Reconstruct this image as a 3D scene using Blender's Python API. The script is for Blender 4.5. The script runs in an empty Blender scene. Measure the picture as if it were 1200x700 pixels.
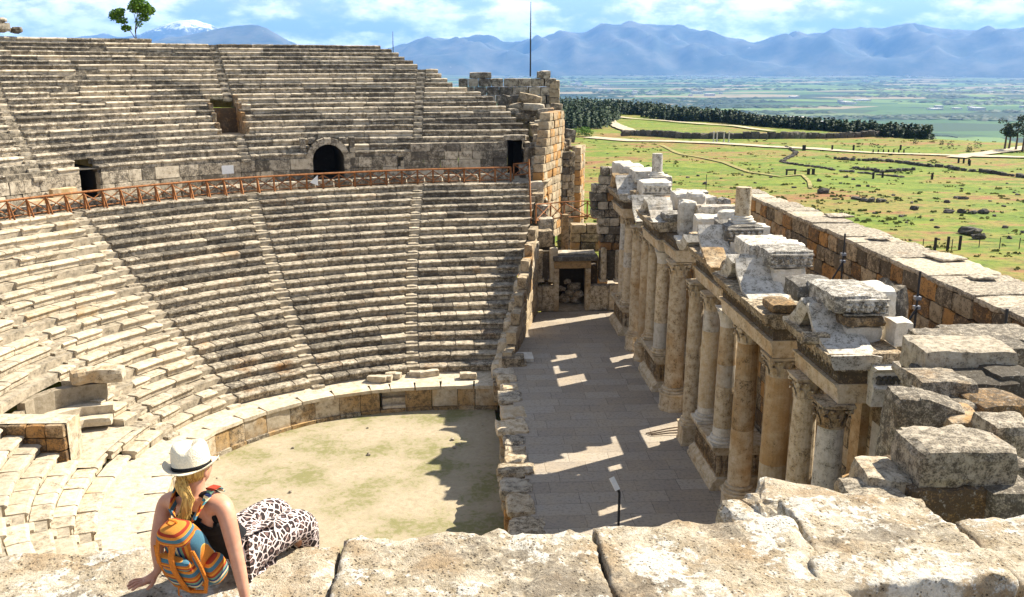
import bpy, math, random
from mathutils import Vector, Matrix, noise
RND = random.Random(7)
PI = math.pi
S = bpy.context.scene
COL = S.collection
R = math.radians
U = RND.uniform

# ------------------------------------------------------------------ scene objects
def prop(o, label=None, cat=None, group=None, kind=None):
    if label: o['label'] = label
    if cat: o['category'] = cat
    if group: o['group'] = group
    if kind: o['kind'] = kind
    return o

def empty(name, loc=(0, 0, 0), label=None, cat=None, group=None, rz=0):
    o = bpy.data.objects.new(name, None)
    o.location = loc
    o.rotation_euler = (0, 0, rz)
    COL.objects.link(o)
    return prop(o, label, cat, group)

class MB:
    """Collects vertices and faces of one mesh, with a tone per vertex."""
    def __init__(s):
        s.v = []; s.f = []; s.c = []
    def add(s, vs, fs, tone=(1, 0, 0)):
        n = len(s.v)
        s.v += [tuple(p) for p in vs]
        s.f += [tuple(i + n for i in f) for f in fs]
        if isinstance(tone, list): s.c += tone
        else: s.c += [tone] * len(vs)
    def build(s, name, m, parent=None, smooth=False, loc=None):
        me = bpy.data.meshes.new(name)
        me.from_pydata(s.v, [], s.f)
        a = me.color_attributes.new('tone', 'FLOAT_COLOR', 'POINT')
        flat = []
        for t in s.c: flat += [t[0], t[1], t[2], 1.0]
        a.data.foreach_set('color', flat)
        if smooth: me.polygons.foreach_set('use_smooth', [True] * len(me.polygons))
        me.materials.append(m)
        me.update()
        o = bpy.data.objects.new(name, me)
        COL.objects.link(o)
        if parent is not None: o.parent = parent
        if loc is not None:
            me.transform(Matrix.Translation(-Vector(loc)))
            o.location = loc
        return o

def rtone(lo=.78, hi=1.15, org=.25, drk=.5):
    return (U(lo, hi), max(0, U(-.5, 1)) * org, U(0, 1) * drk)

_lat = {}
def lattice(seg):
    if seg in _lat: return _lat[seg]
    nx, ny, nz = seg
    idx = {}; pts = []
    for i in range(nx + 1):
        for j in range(ny + 1):
            for k in range(nz + 1):
                e = ((i == 0) * -1 + (i == nx), (j == 0) * -1 + (j == ny), (k == 0) * -1 + (k == nz))
                if e != (0, 0, 0):
                    idx[i, j, k] = len(pts); pts.append((i / nx - .5, j / ny - .5, k / nz - .5, e))
    fs = []
    for i in range(nx):
        for j in range(ny):
            fs.append((idx[i, j, 0], idx[i, j + 1, 0], idx[i + 1, j + 1, 0], idx[i + 1, j, 0]))
            fs.append((idx[i, j, nz], idx[i + 1, j, nz], idx[i + 1, j + 1, nz], idx[i, j + 1, nz]))
    for i in range(nx):
        for k in range(nz):
            fs.append((idx[i, 0, k], idx[i + 1, 0, k], idx[i + 1, 0, k + 1], idx[i, 0, k + 1]))
            fs.append((idx[i, ny, k], idx[i, ny, k + 1], idx[i + 1, ny, k + 1], idx[i + 1, ny, k]))
    for j in range(ny):
        for k in range(nz):
            fs.append((idx[0, j, k], idx[0, j, k + 1], idx[0, j + 1, k + 1], idx[0, j + 1, k]))
            fs.append((idx[nx, j, k], idx[nx, j + 1, k], idx[nx, j + 1, k + 1], idx[nx, j, k + 1]))
    _lat[seg] = (pts, fs)
    return _lat[seg]

def block(mb, M, size, seg=(4, 2, 2), chip=.03, rough=.012, tone=None, mod=None, fr=2.5):
    """A worn stone block: the lattice of a box with chipped edges and an uneven skin."""
    pts, fs = lattice(tuple(seg))
    sx, sy, sz = size
    if tone is None: tone = rtone()
    out = []
    sd = Vector((U(-50, 50), U(-50, 50), U(-50, 50)))
    for (x, y, z, e) in pts:
        p = Vector((x * sx, y * sy, z * sz))
        ex = abs(e[0]) + abs(e[1]) + abs(e[2])
        nv = noise.noise_vector(p * fr + sd)
        if ex >= 2:
            c = chip * (.25 + 1.1 * abs(nv.x + nv.y)) * (1.5 if ex == 3 else 1)
            p -= Vector((e[0] * c, e[1] * c, e[2] * c))
        p += nv * rough
        if mod: p = mod(p, e, sx, sy, sz)
        out.append(M @ p)
    mb.add(out, fs, tone)

def T(x, y, z, rz=0, rx=0, ry=0):
    return Matrix.Translation((x, y, z)) @ Matrix.Rotation(rz, 4, 'Z') @ Matrix.Rotation(rx, 4, 'X') @ Matrix.Rotation(ry, 4, 'Y')

def box(mb, x0, x1, y0, y1, z0, z1, tone=(1, 0, 0), M=None):
    vs = [Vector((x, y, z)) for x in (x0, x1) for y in (y0, y1) for z in (z0, z1)]
    if M is not None: vs = [M @ v for v in vs]
    mb.add(vs, [(0, 1, 3, 2), (4, 6, 7, 5), (0, 4, 5, 1), (2, 3, 7, 6), (0, 2, 6, 4), (1, 5, 7, 3)], tone)

def lathe(mb, prof, n=20, M=None, tone=(1, 0, 0), fn=None, cap=True, tones=None):
    vs = []; fs = []; tc = []
    for k, (r, z) in enumerate(prof):
        for i in range(n):
            a = 2 * PI * i / n
            rr = fn(r, z, a, k) if fn else r
            v = Vector((rr * math.cos(a), rr * math.sin(a), z))
            vs.append(M @ v if M is not None else v)
            tc.append(tones[k] if tones else tone)
    for k in range(len(prof) - 1):
        for i in range(n):
            j = (i + 1) % n
            fs.append((k * n + i, k * n + j, (k + 1) * n + j, (k + 1) * n + i))
    if cap:
        fs.append(tuple(range(n))[::-1]); fs.append(tuple((len(prof) - 1) * n + i for i in range(n)))
    mb.add(vs, fs, tc)

def tube(mb, pts, rad, n=6, tone=(1, 0, 0)):
    pts = [Vector(p) for p in pts]
    rs = rad if isinstance(rad, (list, tuple)) else [rad] * len(pts)
    vs = []; fs = []
    for i, p in enumerate(pts):
        d = (pts[min(i + 1, len(pts) - 1)] - pts[max(i - 1, 0)]).normalized()
        a = d.cross(Vector((0, 0, 1)))
        if a.length < .05: a = d.cross(Vector((1, 0, 0)))
        a.normalize(); b = d.cross(a)
        for k in range(n):
            t = 2 * PI * k / n
            vs.append(p + (a * math.cos(t) + b * math.sin(t)) * rs[i])
    for i in range(len(pts) - 1):
        for k in range(n):
            j = (k + 1) % n
            fs.append((i * n + k, i * n + j, (i + 1) * n + j, (i + 1) * n + k))
    fs.append(tuple(range(n))); fs.append(tuple((len(pts) - 1) * n + k for k in range(n))[::-1])
    mb.add(vs, fs, tone)

def sweep(mb, prof, y0, y1, seg=8, jit=.012, tone=None, M=None, tilt=0):
    """A moulding: the (x, z) profile run along Y, slightly worn."""
    tone = tone or rtone(.9, 1.1, .4, .4)
    vs = []; fs = []; n = len(prof)
    for i in range(seg + 1):
        y = y0 + (y1 - y0) * i / seg
        for (x, z) in prof:
            q = noise.noise_vector(Vector((x * 2, y * 1.7, z * 2)))
            v = Vector((x + q.x * jit, y + (q.y * jit * 2 if i in (0, seg) else 0), z + q.z * jit))
            vs.append(M @ v if M is not None else v)
    for i in range(seg):
        for k in range(n):
            j = (k + 1) % n
            fs.append((i * n + k, i * n + j, (i + 1) * n + j, (i + 1) * n + k))
    fs.append(tuple(range(n))); fs.append(tuple(seg * n + k for k in range(n))[::-1])
    mb.add(vs, fs, tone)

# ------------------------------------------------------------------ materials
def newmat(name):
    m = bpy.data.materials.new(name); m.use_nodes = True
    nt = m.node_tree; b = nt.nodes['Principled BSDF']
    b.inputs['Roughness'].default_value = .9
    b.inputs['Specular IOR Level'].default_value = .2
    return m, nt, b

def N(nt, t, **kw):
    n = nt.nodes.new(t)
    for k, v in kw.items(): setattr(n, k, v)
    return n

def noise_tex(nt, vec, scale, detail=4, rough=.6):
    n = N(nt, 'ShaderNodeTexNoise')
    n.inputs['Scale'].default_value = scale; n.inputs['Detail'].default_value = detail
    n.inputs['Roughness'].default_value = rough
    nt.links.new(vec, n.inputs['Vector'])
    return n.outputs['Fac']

def ramp(nt, fac, a, b):
    n = N(nt, 'ShaderNodeMapRange'); n.interpolation_type = 'SMOOTHSTEP'
    n.inputs['From Min'].default_value = a; n.inputs['From Max'].default_value = b
    nt.links.new(fac, n.inputs['Value'])
    return n.outputs['Result']

def math_(nt, op, a, b=None):
    n = N(nt, 'ShaderNodeMath', operation=op)
    for i, x in enumerate((a, b)):
        if x is None: continue
        if isinstance(x, (int, float)): n.inputs[i].default_value = x
        else: nt.links.new(x, n.inputs[i])
    return n.outputs[0]

def mix(nt, fac, a, b, mode='MIX'):
    n = N(nt, 'ShaderNodeMix', data_type='RGBA', blend_type=mode)
    for s, x in ((n.inputs[0], fac), (n.inputs[6], a), (n.inputs[7], b)):
        if isinstance(x, (int, float)): s.default_value = x
        elif isinstance(x, tuple): s.default_value = (*x, 1)
        else: nt.links.new(x, s)
    return n.outputs[2]

def stone(name, a, b, org=(.36, .19, .07), drk=(.045, .038, .03), sc=1., dlevel=.0, olevel=.0, bump=.6, pale=None, rough=.9, bdist=.04):
    m, nt, bs = newmat(name)
    pos = N(nt, 'ShaderNodeNewGeometry').outputs['Position']
    at = N(nt, 'ShaderNodeAttribute', attribute_name='tone')
    sep = N(nt, 'ShaderNodeSeparateColor'); nt.links.new(at.outputs['Color'], sep.inputs[0])
    big = noise_tex(nt, pos, .55 * sc, 5, .6)
    med = noise_tex(nt, pos, 2.6 * sc, 7, .68)
    fine = noise_tex(nt, pos, 13 * sc, 6, .7)
    col = mix(nt, ramp(nt, med, .34, .68), a, b)
    of = math_(nt, 'ADD', math_(nt, 'MULTIPLY', big, .75), math_(nt, 'MULTIPLY', sep.outputs[1], .45))
    col = mix(nt, ramp(nt, of, .52 - olevel, .78 - olevel), col, org)
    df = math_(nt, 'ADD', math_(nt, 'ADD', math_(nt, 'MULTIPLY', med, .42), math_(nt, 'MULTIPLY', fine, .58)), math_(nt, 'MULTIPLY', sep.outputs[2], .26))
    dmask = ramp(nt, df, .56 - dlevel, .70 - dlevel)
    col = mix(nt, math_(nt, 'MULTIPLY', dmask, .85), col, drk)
    if pale:
        pm = ramp(nt, noise_tex(nt, pos, 5 * sc, 8, .75), .55, .66)
        col = mix(nt, math_(nt, 'MULTIPLY', pm, .7), col, pale)
    mot = N(nt, 'ShaderNodeMapRange'); nt.links.new(fine, mot.inputs['Value'])
    mot.inputs['From Min'].default_value = .3; mot.inputs['From Max'].default_value = .7
    mot.inputs['To Min'].default_value = .78; mot.inputs['To Max'].default_value = 1.18
    k = math_(nt, 'MULTIPLY', mot.outputs[0], sep.outputs[0])
    cmb = N(nt, 'ShaderNodeCombineColor')
    for i in range(3): nt.links.new(k, cmb.inputs[i])
    col = mix(nt, 1.0, col, cmb.outputs[0], 'MULTIPLY')
    nt.links.new(col, bs.inputs['Base Color'])
    bs.inputs['Roughness'].default_value = rough
    h = math_(nt, 'ADD', math_(nt, 'MULTIPLY', fine, .6), med)
    bp = N(nt, 'ShaderNodeBump'); bp.inputs['Strength'].default_value = bump; bp.inputs['Distance'].default_value = bdist
    nt.links.new(h, bp.inputs['Height']); nt.links.new(bp.outputs[0], bs.inputs['Normal'])
    return m

def plain(name, c, rough=.7, var=.15, sc=8., metal=0, bump=0):
    m, nt, bs = newmat(name)
    pos = N(nt, 'ShaderNodeNewGeometry').outputs['Position']
    f = noise_tex(nt, pos, sc, 5, .6)
    lo = tuple(x * (1 - var) for x in c); hi = tuple(min(1, x * (1 + var)) for x in c)
    nt.links.new(mix(nt, ramp(nt, f, .3, .7), lo, hi), bs.inputs['Base Color'])
    bs.inputs['Roughness'].default_value = rough; bs.inputs['Metallic'].default_value = metal
    if bump:
        bp = N(nt, 'ShaderNodeBump'); bp.inputs['Strength'].default_value = bump; bp.inputs['Distance'].default_value = .02
        nt.links.new(f, bp.inputs['Height']); nt.links.new(bp.outputs[0], bs.inputs['Normal'])
    return m

MAT = dict(
    seat=stone('seat_limestone', (.53, .455, .34), (.38, .315, .225), dlevel=.085, drk=(.045, .038, .03), sc=1.4),
    seat_low=stone('lower_seat_marble', (.54, .465, .35), (.42, .345, .24), org=(.42, .27, .12), dlevel=.02, drk=(.06, .05, .036), sc=1.3),
    core=stone('rubble_core', (.44, .37, .27), (.25, .21, .15), dlevel=.0),
    wall=stone('wall_limestone', (.47, .375, .25), (.38, .285, .17), org=(.44, .235, .08), dlevel=.05, olevel=.02),
    grey=stone('grey_limestone', (.54, .465, .35), (.41, .34, .245), dlevel=.055, olevel=-.05),
    marble=stone('old_marble', (.57, .475, .34), (.48, .355, .205), org=(.40, .25, .11), dlevel=.005, olevel=.05, bump=.4, bdist=.03, sc=1.5),
    white=stone('pale_marble', (.60, .555, .48), (.50, .45, .365), org=(.42, .30, .17), dlevel=.0, olevel=-.02, sc=1.6, bump=.3, bdist=.03),
    floor=None,
    fore=None,
    ruin=stone('ruin_limestone', (.50, .43, .325), (.36, .295, .205), org=(.42, .25, .10), dlevel=.065, olevel=-.01, sc=2.2, bump=.9, pale=(.5, .46, .38)),
    rock=stone('field_rock', (.17, .15, .12), (.09, .08, .065), dlevel=.05),
    dark=plain('dark_stone', (.035, .03, .025), .95),
    rust=plain('rusty_wood', (.26, .105, .035), .75, .35, 5),
    pole=plain('dark_steel', (.03, .03, .032), .5, .2),
    grey_metal=plain('grey_steel', (.25, .25, .26), .45, .15, metal=.6),
    sign=plain('white_board', (.78, .77, .74), .5, .05),
)

def forestone():
    m, nt, bs = newmat('pitted_limestone')
    pos = N(nt, 'ShaderNodeNewGeometry').outputs['Position']
    at = N(nt, 'ShaderNodeAttribute', attribute_name='tone'); sep = N(nt, 'ShaderNodeSeparateColor'); nt.links.new(at.outputs['Color'], sep.inputs[0])
    a = noise_tex(nt, pos, 1.7, 8, .65); b = noise_tex(nt, pos, 7., 9, .72); c = noise_tex(nt, pos, 34., 6, .75); d = noise_tex(nt, pos, 15., 8, .7)
    col = mix(nt, ramp(nt, b, .36, .62), (.36, .285, .185), (.60, .52, .395))
    col = mix(nt, math_(nt, 'MULTIPLY', ramp(nt, math_(nt, 'ADD', math_(nt, 'MULTIPLY', a, .85), math_(nt, 'MULTIPLY', b, .3)), .55, .68), .8), col, (.36, .25, .14))
    col = mix(nt, math_(nt, 'MULTIPLY', ramp(nt, math_(nt, 'ADD', math_(nt, 'MULTIPLY', noise_tex(nt, pos, 1.1, 7, .6), .8), math_(nt, 'MULTIPLY', d, .3)), .50, .44), .65), col, (.17, .14, .105))
    lich = ramp(nt, math_(nt, 'ADD', math_(nt, 'MULTIPLY', d, .5), math_(nt, 'MULTIPLY', noise_tex(nt, pos, 2.4, 6, .6), .5)), .515, .56)
    col = mix(nt, math_(nt, 'MULTIPLY', lich, .75), col, (.74, .70, .61))
    blk = ramp(nt, math_(nt, 'ADD', math_(nt, 'MULTIPLY', c, .45), math_(nt, 'MULTIPLY', b, .55)), .425, .37)
    col = mix(nt, math_(nt, 'MULTIPLY', blk, .85), col, (.07, .055, .04))
    vo = N(nt, 'ShaderNodeTexVoronoi'); vo.inputs['Scale'].default_value = 38; vo.inputs['Randomness'].default_value = 1.; nt.links.new(pos, vo.inputs['Vector'])
    pit = math_(nt, 'MULTIPLY', ramp(nt, vo.outputs['Distance'], .30, .16), ramp(nt, b, .56, .42))
    col = mix(nt, math_(nt, 'MULTIPLY', pit, .8), col, (.09, .07, .05))
    mot = N(nt, 'ShaderNodeMapRange'); nt.links.new(c, mot.inputs['Value']); mot.inputs['From Min'].default_value = .3; mot.inputs['From Max'].default_value = .7; mot.inputs['To Min'].default_value = .68; mot.inputs['To Max'].default_value = 1.25
    k = math_(nt, 'MULTIPLY', mot.outputs[0], sep.outputs[0]); cmb = N(nt, 'ShaderNodeCombineColor')
    for i in range(3): nt.links.new(k, cmb.inputs[i])
    nt.links.new(mix(nt, 1., col, cmb.outputs[0], 'MULTIPLY'), bs.inputs['Base Color']); bs.inputs['Roughness'].default_value = .95
    h = math_(nt, 'SUBTRACT', math_(nt, 'ADD', math_(nt, 'ADD', b, math_(nt, 'MULTIPLY', c, .45)), math_(nt, 'MULTIPLY', d, .6)), math_(nt, 'MULTIPLY', pit, .5))
    bp = N(nt, 'ShaderNodeBump'); bp.inputs['Strength'].default_value = 1.; bp.inputs['Distance'].default_value = .045; nt.links.new(h, bp.inputs['Height']); nt.links.new(bp.outputs[0], bs.inputs['Normal'])
    return m
MAT['fore'] = forestone()
# ------------------------------------------------------------------ camera
PITCH, YAW, FPX, HC = R(14.2), R(3.216), 1087., 18.
cam = bpy.data.cameras.new('camera'); co = bpy.data.objects.new('camera', cam); COL.objects.link(co)
co.location = (0, 0, HC); co.rotation_euler = (PI / 2 - PITCH, 0, -YAW)
cam.sensor_width = 36; cam.lens = FPX / 1200 * 36; cam.clip_start = .1; cam.clip_end = 120000
S.camera = co
_F = Vector((math.sin(YAW) * math.cos(PITCH), math.cos(YAW) * math.cos(PITCH), -math.sin(PITCH)))
_R = Vector((math.cos(YAW), -math.sin(YAW), 0)); _U = _R.cross(_F)
def ray(x, y): return _F + _R * ((x - 600) / FPX) - _U * ((y - 350) / FPX)
def on_z(x, y, z):
    d = ray(x, y); t = (z - HC) / d.z; return Vector((0, 0, HC)) + d * t
def on_y(x, y, Y):
    d = ray(x, y); return Vector((0, 0, HC)) + d * (Y / d.y)
def px_of(p):
    q = Vector(p) - Vector((0, 0, HC)); return 600 + FPX * q.dot(_R) / q.dot(_F)

# ------------------------------------------------------------------ light and sky
SUN_EL, SUN_AZ = R(43.5), R(27)          # azimuth from +X towards +Y
sd_ = Vector((math.cos(SUN_EL) * math.cos(SUN_AZ), math.cos(SUN_EL) * math.sin(SUN_AZ), math.sin(SUN_EL)))
sl = bpy.data.lights.new('sun', 'SUN'); so = bpy.data.objects.new('sun', sl); COL.objects.link(so)
sl.energy = 5.0; sl.angle = R(.5); sl.color = (1, .93, .80)
so.rotation_euler = (-sd_).to_track_quat('-Z', 'Y').to_euler(); so.location = (30, 20, 60)
W = bpy.data.worlds.new('World'); S.world = W; W.use_nodes = True
nt = W.node_tree; bg = nt.nodes['Background']
sky = N(nt, 'ShaderNodeTexSky', sky_type='NISHITA'); sky.sun_disc = False
sky.sun_elevation = SUN_EL; sky.sun_rotation = PI / 2 - SUN_AZ
sky.altitude = 400; sky.air_density = 1.0; sky.dust_density = .15; sky.ozone_density = 3.
tc = N(nt, 'ShaderNodeTexCoord'); sx = N(nt, 'ShaderNodeSeparateXYZ'); nt.links.new(tc.outputs['Generated'], sx.inputs[0])
zz = math_(nt, 'ADD', math_(nt, 'MAXIMUM', sx.outputs[2], 0.0), .40)
cv = N(nt, 'ShaderNodeCombineXYZ')
nt.links.new(math_(nt, 'DIVIDE', sx.outputs[0], zz), cv.inputs[0]); nt.links.new(math_(nt, 'DIVIDE', sx.outputs[1], zz), cv.inputs[1])
cv.inputs[2].default_value = 3.4
c1 = noise_tex(nt, cv.outputs[0], 5.0, 10, .56)
c2 = noise_tex(nt, cv.outputs[0], 1.9, 4, .5)
cf = math_(nt, 'ADD', math_(nt, 'MULTIPLY', c1, .62), math_(nt, 'MULTIPLY', c2, .42))
cm = ramp(nt, cf, .45, .55)
shade = ramp(nt, noise_tex(nt, cv.outputs[0], 11.0, 7, .6), .34, .60)
cc = mix(nt, shade, (5.2, 5.6, 6.4), (14., 14., 14.))
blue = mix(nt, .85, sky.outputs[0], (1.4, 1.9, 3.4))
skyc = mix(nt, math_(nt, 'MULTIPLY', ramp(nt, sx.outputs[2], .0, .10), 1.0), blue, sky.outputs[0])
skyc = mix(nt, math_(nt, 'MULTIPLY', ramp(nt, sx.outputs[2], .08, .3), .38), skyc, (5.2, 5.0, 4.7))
cm = math_(nt, 'MULTIPLY', cm, ramp(nt, sx.outputs[2], .42, .16))
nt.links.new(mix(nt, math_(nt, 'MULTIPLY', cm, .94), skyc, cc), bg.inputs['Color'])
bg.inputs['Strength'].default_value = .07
S.view_settings.view_transform = 'Standard'; S.view_settings.look = 'None'
S.view_settings.exposure = 1.30; S.view_settings.gamma = 1
S.render.engine = 'CYCLES'
cy = S.cycles; cy.use_denoising = True; cy.max_bounces = 5; cy.diffuse_bounces = 3; cy.volume_bounces = 1
cy.sample_clamp_indirect = 6; cy.volume_max_steps = 64

# ------------------------------------------------------------------ terrain
EDGE = [(-180, 600), (-20, 600), (8, 620), (10.5, 540), (13.5, 440), (18, 395), (24, 350), (27, 330), (40, 330), (180, 600)]
def lerp_table(tb, x):
    if x <= tb[0][0]: return tb[0][1]
    for (a, va), (b, vb) in zip(tb, tb[1:]):
        if x <= b: return va + (vb - va) * (x - a) / (b - a)
    return tb[-1][1]
def ground_z(x, y):
    D = math.hypot(x, y); az = math.degrees(math.atan2(x, y)); e = lerp_table(EDGE, az)
    z = -3.1 - max(0, min(D, e) - 120) * .0105
    if D > 70: z += noise.noise(Vector((x / 26, y / 26, 2.))) * .55 * min(1, (D - 70) / 50)
    if D > e:
        t = min(1, (D - e) / 1500); s = 1 - (1 - t) ** 2
        z += (-195 - z) * s
        if D > 2500:
            q = min(1, (D - 2500) / 6000)
            z += 16 * q * noise.noise(Vector((x / 2600, y / 1500, 7.))) + 10 * q * noise.noise(Vector((x / 700, y / 500, 9.)))
        if D > 11000: z += (D - 11000) / 9000 * 75 * (1 + .7 * noise.noise(Vector((x / 1800, y / 1800, 1.))))
    return z
def ground_at(x, y):
    d = ray(x, y); h = math.hypot(d.x, d.y); D = 60.
    for _ in range(900):
        p = Vector((0, 0, HC)) + d * (D / h)
        if p.z <= ground_z(p.x, p.y): break
        D *= 1.006
    return Vector((p.x, p.y, ground_z(p.x, p.y)))

m, nt, bs = newmat('grass_field')
pos = N(nt, 'ShaderNodeNewGeometry').outputs['Position']
ln = N(nt, 'ShaderNodeVectorMath', operation='LENGTH'); nt.links.new(pos, ln.inputs[0]); dist = ln.outputs['Value']
mp = N(nt, 'ShaderNodeMapping'); mp.inputs['Scale'].default_value = (.8, 1.7, 1); nt.links.new(pos, mp.inputs['Vector'])
g1 = noise_tex(nt, mp.outputs[0], .022, 7, .62); g2 = noise_tex(nt, mp.outputs[0], .16, 6, .65); g3 = noise_tex(nt, pos, .9, 8, .75)
col = mix(nt, ramp(nt, g2, .35, .65), (.102, .160, .014), (.195, .232, .026))
col = mix(nt, ramp(nt, math_(nt, 'ADD', math_(nt, 'MULTIPLY', g1, .6), math_(nt, 'MULTIPLY', g2, .4)), .45, .565), col, (.25, .19, .05))
col = mix(nt, ramp(nt, math_(nt, 'ADD', math_(nt, 'MULTIPLY', g1, .45), math_(nt, 'MULTIPLY', g2, .55)), .525, .60), col, (.25, .115, .05))
col = mix(nt, math_(nt, 'MULTIPLY', ramp(nt, g3, .46, .68), .75), col, (.035, .055, .01))
# the far plain: a patchwork of crops
vo = N(nt, 'ShaderNodeTexVoronoi', voronoi_dimensions='2D'); vo.inputs['Scale'].default_value = 1.0
m2 = N(nt, 'ShaderNodeMapping'); m2.inputs['Scale'].default_value = (1 / 520, 1 / 330, 1); m2.inputs['Rotation'].default_value = (0, 0, .35)
nt.links.new(pos, m2.inputs['Vector']); nt.links.new(m2.outputs[0], vo.inputs['Vector'])
sc_ = N(nt, 'ShaderNodeSeparateColor'); nt.links.new(vo.outputs['Color'], sc_.inputs[0])
crop = mix(nt, ramp(nt, sc_.outputs[0], .2, .9), (.045, .10, .03), (.13, .20, .05))
crop = mix(nt, ramp(nt, sc_.outputs[1], .70, .76), crop, (.25, .20, .12))
crop = mix(nt, ramp(nt, sc_.outputs[2], .74, .80), crop, (.03, .055, .025))
trees_ = ramp(nt, noise_tex(nt, pos, .0011, 8, .68), .54, .60)
crop = mix(nt, math_(nt, 'MULTIPLY', trees_, .8), crop, (.022, .042, .02))
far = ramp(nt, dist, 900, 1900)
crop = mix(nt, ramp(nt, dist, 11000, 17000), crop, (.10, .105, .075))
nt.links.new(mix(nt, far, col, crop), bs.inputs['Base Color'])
bp = N(nt, 'ShaderNodeBump'); bp.inputs['Strength'].default_value = .7; bp.inputs['Distance'].default_value = .25
nt.links.new(g3, bp.inputs['Height']); nt.links.new(bp.outputs[0], bs.inputs['Normal'])
MAT['grass'] = m

mb = MB()
Ds = [1.5]
while Ds[-1] < 31000: Ds.append(Ds[-1] * (1.035 if Ds[-1] < 1500 else 1.045) + .4)
azs = [-180 + i * 6 for i in range(24)] + [-36 + i * .6 for i in range(136)] + [46 + i * 6 for i in range(23)]
nA = len(azs)
for D in Ds:
    for a in azs:
        x, y = D * math.sin(R(a)), D * math.cos(R(a)); mb.v.append((x, y, ground_z(x, y)))
for i in range(len(Ds) - 1):
    for k in range(nA):
        j = (k + 1) % nA
        mb.f.append((i * nA + k, i * nA + j, (i + 1) * nA + j, (i + 1) * nA + k))
mb.f.append(tuple(range(nA)))
mb.c = [(1, 0, 0)] * len(mb.v)
prop(mb.build('ground', MAT['grass'], smooth=True), kind='structure')

# ------------------------------------------------------------------ mountains
m, nt, bs = newmat('mountain_slopes')
pos = N(nt, 'ShaderNodeNewGeometry').outputs['Position']
a = noise_tex(nt, pos, .0016, 9, .7)
col = mix(nt, ramp(nt, a, .35, .65), (.035, .05, .04), (.12, .115, .085))
at = N(nt, 'ShaderNodeAttribute', attribute_name='tone'); sp = N(nt, 'ShaderNodeSeparateColor'); nt.links.new(at.outputs['Color'], sp.inputs[0])
sn = ramp(nt, math_(nt, 'ADD', sp.outputs[1], math_(nt, 'MULTIPLY', noise_tex(nt, pos, .0045, 8, .8), 3.4)), 2.2, 2.5)
nt.links.new(mix(nt, sn, col, (.85, .86, .88)), bs.inputs['Base Color'])
MAT['mount'] = m
def mountain(name, sil, Dr, w, rough, snow=None, na=260, nd=44):
    mb = MB(); x0, x1 = sil[0][0], sil[-1][0]
    for k in range(nd + 1):
        u = k / nd * 2 - 1
        for i in range(na + 1):
            px = x0 + (x1 - x0) * i / na; d = ray(px, 80); az = math.atan2(d.x, d.y)
            D = Dr + u * w
            e = ray(px, lerp_table(sil, px)); top = HC + e.z / math.hypot(e.x, e.y) * Dr
            ends = min(1, i / 8, (na - i) / 8)
            prof = max(0, 1 - abs(u) ** 1.15) 
            x, y = D * math.sin(az), D * math.cos(az)
            q = Vector((x / 1500, y / 1900, 3.))
            rid = 1 - abs(noise.noise(q)) * 2 + .5 * (1 - abs(noise.noise(q * 2.3)) * 2) + .25 * noise.noise(q * 5)
            h = -215 + (top + 215) * prof * ends + rid * rough * (1 - prof) * prof * 4 * ends + (noise.noise(q * 9) * .12 + (.5 - abs(noise.noise(q * 4.3))) * .55 + (.5 - abs(noise.noise(q * 8 + Vector((5, 0, 0))))) * .28 - .38) * rough * .36 * prof * (.22 + .78 * min(1, abs(u) * 3))
            mb.v.append((x, y, h))
            mb.c.append((1, max(0, (h - snow) / 420) if snow else 0, 0))
    for k in range(nd):
        for i in range(na):
            b = k * (na + 1) + i
            mb.f.append((b, b + 1, b + na + 2, b + na + 1))
    return prop(mb.build(name, MAT['mount'], smooth=True), kind='structure')
mountain('mountains', [(420, 84), (450, 75), (475, 63), (495, 52), (530, 49), (565, 46), (590, 52), (612, 57), (640, 47), (665, 41), (690, 37), (715, 33), (740, 30), (770, 31), (790, 30), (815, 37), (840, 45), (880, 55), (905, 50), (930, 45), (960, 42), (1000, 38), (1035, 36), (1060, 34), (1100, 37), (1140, 38), (1175, 35), (1200, 31), (1260, 28), (1340, 40)], 19500, 4300, 260)
mountain('mountain_shoulder', [(130, 76), (165, 62), (190, 50), (215, 43), (240, 38), (262, 33), (280, 30), (300, 29), (315, 33), (330, 42), (345, 52), (365, 66), (400, 80)], 16500, 3000, 160, na=80)
mountain('snowy_mountain', [(-60, 75), (0, 66), (60, 52), (100, 45), (125, 42), (150, 46), (172, 42), (185, 34), (200, 28), (215, 24), (232, 23), (245, 28), (262, 38), (290, 52), (340, 70)], 24500, 3600, 260, snow=560, na=90)

# ------------------------------------------------------------------ air
m = bpy.data.materials.new('pale_air'); m.use_nodes = True; nt = m.node_tree; nt.nodes.clear()
out = N(nt, 'ShaderNodeOutputMaterial'); pv = N(nt, 'ShaderNodeVolumePrincipled')
pv.inputs['Color'].default_value = (.21, .46, .97, 1); pv.inputs['Density'].default_value = 4.3e-5; pv.inputs['Anisotropy'].default_value = .1
nt.links.new(pv.outputs[0], out.inputs['Volume'])
mb = MB(); box(mb, -33000, 33000, -33000, 33000, -290, 1350)
prop(mb.build('haze', m), kind='stuff')

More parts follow.
